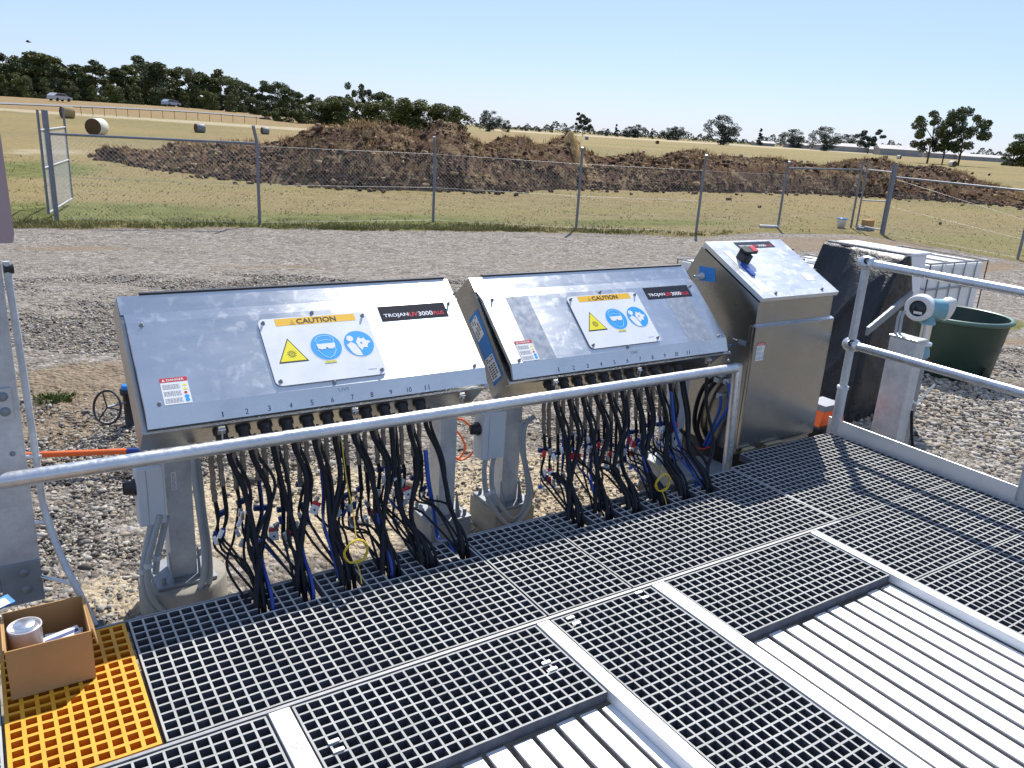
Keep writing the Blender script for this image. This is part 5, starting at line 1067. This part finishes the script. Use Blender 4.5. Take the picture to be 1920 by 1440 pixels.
# ---------------------------------------------------------------- trees
def tree_proto(kind, n=2200, leafm=None, seed=1):
    rs = random.Random(seed); t = thing('gum_tree' if kind != 'bush' else 'bush', (0, 0, 0), 'x', 'tree'); V = []; Fs = []
    cl_ = []                       # clumps: centre, radius (unit tree, height 1)
    if kind == 'tall':
        for k in range(30): z = rs.uniform(.06, .93); w_ = .26*math.sin(min(1, (1.05-z)*1.5)*math.pi/2); a_ = rs.uniform(0, 6.28); q = w_*math.sqrt(rs.random()); cl_.append((q*math.cos(a_), q*math.sin(a_), z, rs.uniform(.07, .12)))
    elif kind == 'round':
        for k in range(34): z = rs.uniform(.06, .88); w_ = .42*math.sqrt(max(.2, 1-((z-.45)/.5)**2)); a_ = rs.uniform(0, 6.28); q = w_*math.sqrt(rs.random()); cl_.append((q*math.cos(a_), q*math.sin(a_), z, rs.uniform(.10, .15)))
    elif kind == 'open':
        for k in range(24): z = rs.uniform(.30, .93); w_ = .42*math.sqrt(max(0, 1-((z-.62)/.42)**2)); a_ = rs.uniform(0, 6.28); q = w_*(rs.random()**.4); cl_.append((q*math.cos(a_), q*math.sin(a_), z, rs.uniform(.07, .115)))
    elif kind == 'cone':
        for k in range(16): z = rs.uniform(.08, .95); w_ = .24*(1.02-z); a_ = rs.uniform(0, 6.28); q = w_*math.sqrt(rs.random()); cl_.append((q*math.cos(a_), q*math.sin(a_), z, .04+.09*(1-z)))
    else:
        for k in range(16): z = rs.uniform(.1, .8); a_ = rs.uniform(0, 6.28); w_ = .5*math.sqrt(max(0, 1-(z/.95)**2)); q = w_*math.sqrt(rs.random()); cl_.append((q*math.cos(a_), q*math.sin(a_), z, rs.uniform(.13, .2)))
    for k in range(int(n*3.2)):
        c = rs.choice(cl_); d = Vector((rs.gauss(0, 1), rs.gauss(0, 1), rs.gauss(0, 1))).normalized()*c[3]*(rs.random()**.35); d.z *= .8
        p = Vector(c[:3])+d; s = rs.uniform(.009, .020)*(1.25 if kind == 'bush' else 1); a_ = Vector((rs.gauss(0, 1), rs.gauss(0, 1), rs.gauss(0, .6))).normalized(); b_ = a_.cross(Vector((rs.gauss(0, 1), rs.gauss(0, 1), rs.gauss(0, 1)))).normalized()
        o_ = len(V); V += [p-a_*s-b_*s*.6, p+a_*s-b_*s*.5, p+a_*s*.9+b_*s*.6, p-a_*s*.8+b_*s*.5]; Fs.append((o_, o_+1, o_+2, o_+3))
    mb = MB(); mb.add(V, Fs, leafm or M['leaf']); mb.build('crown', t)
    if kind != 'bush':
        mb = MB(); mb.tube([(0, 0, -.02), (.005, .0, .25), (-.008, .006, .5), (.0, 0, .75)], [.020, .016, .011, .005], M['bark'], 8)
        for c in cl_[:9]: z0 = min(.6, c[2]*.6); mb.tube([(0, 0, z0), (c[0]*.5, c[1]*.5, (z0+c[2])/2), (c[0], c[1], c[2])], [.009, .006, .003], M['bark'], 5)
        mb.build('trunk', t)
    return t
PR = {'tall1': tree_proto('tall', 2600, None, 1), 'tall2': tree_proto('tall', 2600, None, 2), 'tall3': tree_proto('tall', 2300, M['leaf2'], 3), 'round1': tree_proto('round', 3000, None, 4), 'round2': tree_proto('round', 3000, M['leaf2'], 5),
      'open1': tree_proto('open', 2000, M['leaf'], 6), 'open2': tree_proto('open', 2600, M['leaf3'], 7), 'cone1': tree_proto('cone', 1600, M['leaf3'], 8), 'bush1': tree_proto('bush', 2600, M['leaf2'], 9), 'far1': tree_proto('round', 1800, M['leaf3'], 10)}
usedt = set()
def tree(kind, x, ytop, D, wid, label, group, ybase=None):
    P = atD(x, D); h = topz(x, ytop, P)-P.z+.3
    o = PR[kind] if kind not in usedt else copy_tree(PR[kind]); usedt.add(kind)
    o.location = P-Vector((0, 0, .3)); o.scale = (h*wid, h*wid, h); o.rotation_euler = (0, 0, random.uniform(0, 6.28)); tag(o, label, 'tree', group)
sil = [(-60, 92), (-30, 80), (-5, 96), (14, 118), (34, 112), (52, 100), (72, 98), (94, 99), (112, 122), (130, 142), (150, 122), (162, 135), (178, 113), (200, 138), (222, 128), (246, 122), (262, 105), (282, 112), (300, 117), (318, 128), (338, 142), (356, 121), (374, 136), (394, 142), (415, 131), (434, 140), (452, 152), (474, 162), (494, 152), (518, 149), (540, 165), (560, 172), (586, 178), (610, 181), (640, 182)]
lk = ['dark gum tree with narrow crown', 'dark gum tree with dense crown', 'olive tinted gum tree']
for i, (x, y) in enumerate(sil):
    D = 235+random.uniform(-18, 25)+x*.10; k = ['tall1', 'round1', 'tall2', 'tall3'][(i*5) % 4]
    tree(k, x, y-2, D, {'t': 1.35, 'r': .95}[k[0]]*random.uniform(.95, 1.15), '%s, %s from the left in the tree belt' % (lk[{'tall1': 0, 'tall2': 0, 'round1': 1, 'tall3': 2}[k]], ordn[i]), 'gum trees in the belt at left')
for i, (x, y, k) in enumerate([(8, 138, 'tall3'), (45, 138, 'round2'), (88, 145, 'tall1'), (135, 158, 'round1'), (175, 158, 'tall3'), (215, 156, 'round2'), (255, 155, 'tall1'), (300, 160, 'round1'), (345, 168, 'tall3'), (392, 168, 'round2'), (432, 172, 'tall1'), (475, 178, 'round1')]):
    tree(k, x, y, 222, 1.1, 'lower gum tree in front of the belt, %s from the left' % ordn[i], 'lower trees in front of the belt')
for i, (x, y, k, D, w_, lb) in enumerate([(512, 198, 'bush1', 170, 1.5, 'leftmost light green bush at the foot of the tree belt'), (553, 188, 'bush1', 165, 1.5, 'round green bush at the foot of the tree belt above the soil heap'), (602, 186, 'round2', 175, 1.5, 'dark round tree right of the green bush'),
        (640, 178, 'round2', 175, 1.5, 'olive round tree left of the tall spreading gum'), (670, 155, 'open1', 190, .75, 'tall spreading gum rising above the soil heap'), (692, 186, 'round2', 180, 1.6, 'low olive tree right of the tall spreading gum'), (716, 171, 'tall2', 190, 1.5, 'slim dark tree left of the long olive thicket'),
        (745, 182, 'round2', 150, 1.5, 'olive thicket tree above the soil heap, first of four'), (775, 181, 'round2', 150, 1.6, 'olive thicket tree above the soil heap, second of four'), (812, 190, 'round2', 148, 1.6, 'olive thicket tree above the soil heap, third of four'), (846, 196, 'round2', 146, 1.3, 'olive thicket tree above the soil heap, rightmost of four'),
        (918, 205, 'far1', 330, 1.25, 'rounded lone dark tree right of the olive thicket'), (948, 224, 'far1', 360, 1., 'small pale tree beside the lone dark tree'), (1093, 210, 'open2', 420, .95, 'dark spreading tree on the skyline above the straw tuft'),
        (1352, 213, 'far1', 430, 1.35, 'broad dark tree on the skyline at centre right'), (1545, 235, 'far1', 480, 1.45, 'dark domed tree over the pale sheds'), (1628, 240, 'open2', 480, 1.3, 'ragged tree right of the domed tree over the sheds'),
        (1742, 203, 'open1', 210, .92, 'left half of the big open gum pair at right'), (1800, 198, 'open1', 210, .9, 'right half of the big open gum pair at right'), (1770, 213, 'open2', 214, .75, 'thin gum between the big open gum pair'),
        (1900, 262, 'tall3', 300, 1.5, 'green tree at the right edge of the skyline, left one'), (1922, 245, 'round2', 300, 1.2, 'green tree at the right edge of the skyline, right one')]):
    tree(k, x, y, D, w_, lb, None)
sk = [(1010, 238), (1035, 236), (1062, 240), (1135, 240), (1155, 232), (1180, 236), (1196, 232), (1222, 240), (1255, 238), (1272, 236), (1424, 240), (1482, 240), (1590, 250), (1665, 262), (880, 236), (985, 236)]
for i, (x, y) in enumerate(sorted(sk)):
    tree(['cone1', 'far1', 'far1'][i % 3], x, y, 620, [1.1, 1.7, 1.5][i % 3], 'tiny dark tree on the far skyline, %s from the left' % ordn[i], 'tiny skyline trees')
# far belt of trees and hill
V = []; Fs = []
for k in range(15000):
    x = random.uniform(640, 2100); P = atD(x, random.uniform(780, 900)); hh = 5+3*math.sin(x*.031)+2*math.sin(x*.11)+1.5*math.sin(x*.37); p = P+Vector((0, 0, random.random()**.7*max(2, hh))); s = random.uniform(.5, 1.1)
    a_ = Vector((random.gauss(0, 1), random.gauss(0, 1), random.gauss(0, .5))).normalized(); b_ = a_.cross(Vector((random.gauss(0, 1), random.gauss(0, 1), random.gauss(0, 1)))).normalized(); o_ = len(V); V += [p-a_*s, p-b_*s*.7, p+a_*s, p+b_*s*.7]; Fs.append((o_, o_+1, o_+2, o_+3))
mb = MB(); mb.add(V, Fs, M['leaf3']); tag(mb.build('distant_tree_belt'), 'low dark band of trees along the whole skyline', 'trees', None, 'stuff')
V = []; n_ = 90
for k in range(n_):
    x = -250+k*5.2; u = (x+20)/150; P = atD(x, 2400); zz = topz(x, 100+9*math.sin(x*.035)+max(0, abs(x-70)-30)*.9+6, P); V += [(P.x, P.y, -5), (P.x, P.y, zz), (P.x*1.15, P.y*1.15, zz*.5)]
hm = base('hill_forest', (.035, .050, .060), .9, 0, .1); mb = MB(); mb.add(V, [(3*k, 3*k+3, 3*k+4, 3*k+1) for k in range(n_-1)]+[(3*k+1, 3*k+4, 3*k+5, 3*k+2) for k in range(n_-1)], hm, True); mb.build('hill')['kind'] = 'structure'

# ---------------------------------------------------------------- road, cars, sheds, bird, field fence
def strip(name, A, B, mat, dz):
    V = []; n = len(A)
    for a_, b_ in zip(A, B): V += [atD(*a_)+Vector((0, 0, dz)), atD(*b_)+Vector((0, 0, dz))]
    mb = MB(); mb.add(V, [(2*k, 2*k+2, 2*k+3, 2*k+1) for k in range(n-1)], mat); mb.build(name)['kind'] = 'structure'
xs = np.linspace(-200, 520, 30); strip('road', [(x, 150+x*.05) for x in xs], [(x, 158+x*.05) for x in xs], worn('road_surface', (.22, .21, .20), .9, 0, .1, .5), .10)
def car(x, D, rot, label, col):
    P = atD(x, D)+Vector((0, 0, .12)); t = thing('parked_car', P, label, 'car'); Mx = Matrix.Translation(P) @ Matrix.Rotation(rot, 4, 'Z')
    def pr(pf, y0, y1, mt, nm):
        n = len(pf); mb = MB(); mb.add([Mx@Vector((x_, y_, z_)) for y_ in (y0, y1) for x_, z_ in pf], [tuple(range(n))[::-1], tuple(range(n, 2*n))]+[(i, (i+1) % n, n+(i+1) % n, n+i) for i in range(n)], mt); return mb.build(nm, t)
    pr([(-2.2, .35), (2.2, .35), (2.25, .75), (1.2, .95), (.5, 1.45), (-1.3, 1.5), (-2.15, 1.0)], -.85, .85, col, 'body')
    pr([(1.05, .97), (.48, 1.38), (-1.2, 1.42), (-1.9, 1.0)], -.862, .862, M['carglass'], 'window')
    for wx_ in (-1.35, 1.35):
        for wy in (-.86, .66): mb = MB(); mb.cyl(Mx@Vector((wx_, wy, .33)), Mx@Vector((wx_, wy+.2, .33)), .33, M['tyre'], 16); mb.build('wheel', t)
car(112, 185, .7, 'pale silver car on the far road at the left, above the open gate', M['carpaint']); car(321, 215, .6, 'small blue-grey car on the far road before the tree belt', base('car_blue', (.30, .36, .45), .3))
for i, (x, D, W, hh, lb) in enumerate([(1435, 640, 14, 3.4, 'pale shed furthest left on the skyline'), (1500, 620, 16, 3.6, 'pale shed left of the domed tree'), (1580, 560, 34, 5, 'long pale shed with light roof under the domed tree'), (1655, 560, 16, 4, 'pale shed right of the ragged tree'), (1690, 460, 20, 5, 'pale shed just left of the big gum pair'), (1775, 480, 20, 3.8, 'low pale shed behind the big gum pair'), (1850, 480, 26, 3.2, 'low brown-roofed shed at the right end of the skyline')]):
    P = atD(x, D); t = thing('shed', P, lb, 'shed', 'pale sheds on the skyline'); a_ = math.atan2(P.x, P.y); Mx = Matrix.Translation(P) @ Matrix.Rotation(-a_+.25, 4, 'Z')
    mb = MB(); mb.box(-W/2, W/2, 0, 14, 0, hh*.62, M['shed'], Mx); mb.build('wall', t)
    mb = MB(); vs = [Mx@Vector(p) for p in ((-W/2-.4, -.4, hh*.62), (W/2+.4, -.4, hh*.62), (W/2+.4, 7, hh), (-W/2-.4, 7, hh), (-W/2-.4, 14.4, hh*.62), (W/2+.4, 14.4, hh*.62))]; mb.add(vs, [(0, 1, 2, 3), (3, 2, 5, 4), (0, 3, 4), (1, 5, 2)], M['shedroof']); mb.build('roof', t)
    for q in range(3):
        mb = MB(); mb.box(-W*.35+q*W*.3, -W*.35+q*W*.3+3, -.06, -.01, 0, hh*.45, M['galvdull'], Mx); mb.build('door', t)
r1 = ray(48, 78); bp = Vector((r1.x, r1.y, r1.z))*60+Vector((0, 0, CH)); t = thing('bird', bp, 'tiny dark bird flying in the sky at upper left', 'bird')
mb = MB(); bl = [((0, 0, 0), .02), ((.1, 0, .01), .06), ((.25, 0, .0), .05), ((.38, 0, 0), .01)]; mb.tube([bp+Vector(p) for p, _ in bl], [r for _, r in bl], M['tyre'], 8); mb.build('body', t)
for s in (-1, 1): mb = MB(); mb.add([bp+Vector(p) for p in ((.08, s*.03, .02), (.22, s*.03, .02), (.18, s*.25, .12), (.10, s*.42, .05), (.06, s*.25, .11))], [(0, 1, 2, 4), (4, 2, 3)], M['tyre']); mb.build('wing', t)
for i in range(16):
    x = 150+i*22; P = atD(x, 120+x*.03); mb = MB(); mb.cyl(P, P+Vector((0, 0, 1.1)), .035, M['bark'], 6); o = mb.build('field_post', label='short wooden post, %s from the left, in the field before the road' % ordn[i], cat='post', group='posts along the far road'); fix_origin(o, P)

S.render.engine = 'CYCLES'; S.cycles.max_bounces = 8
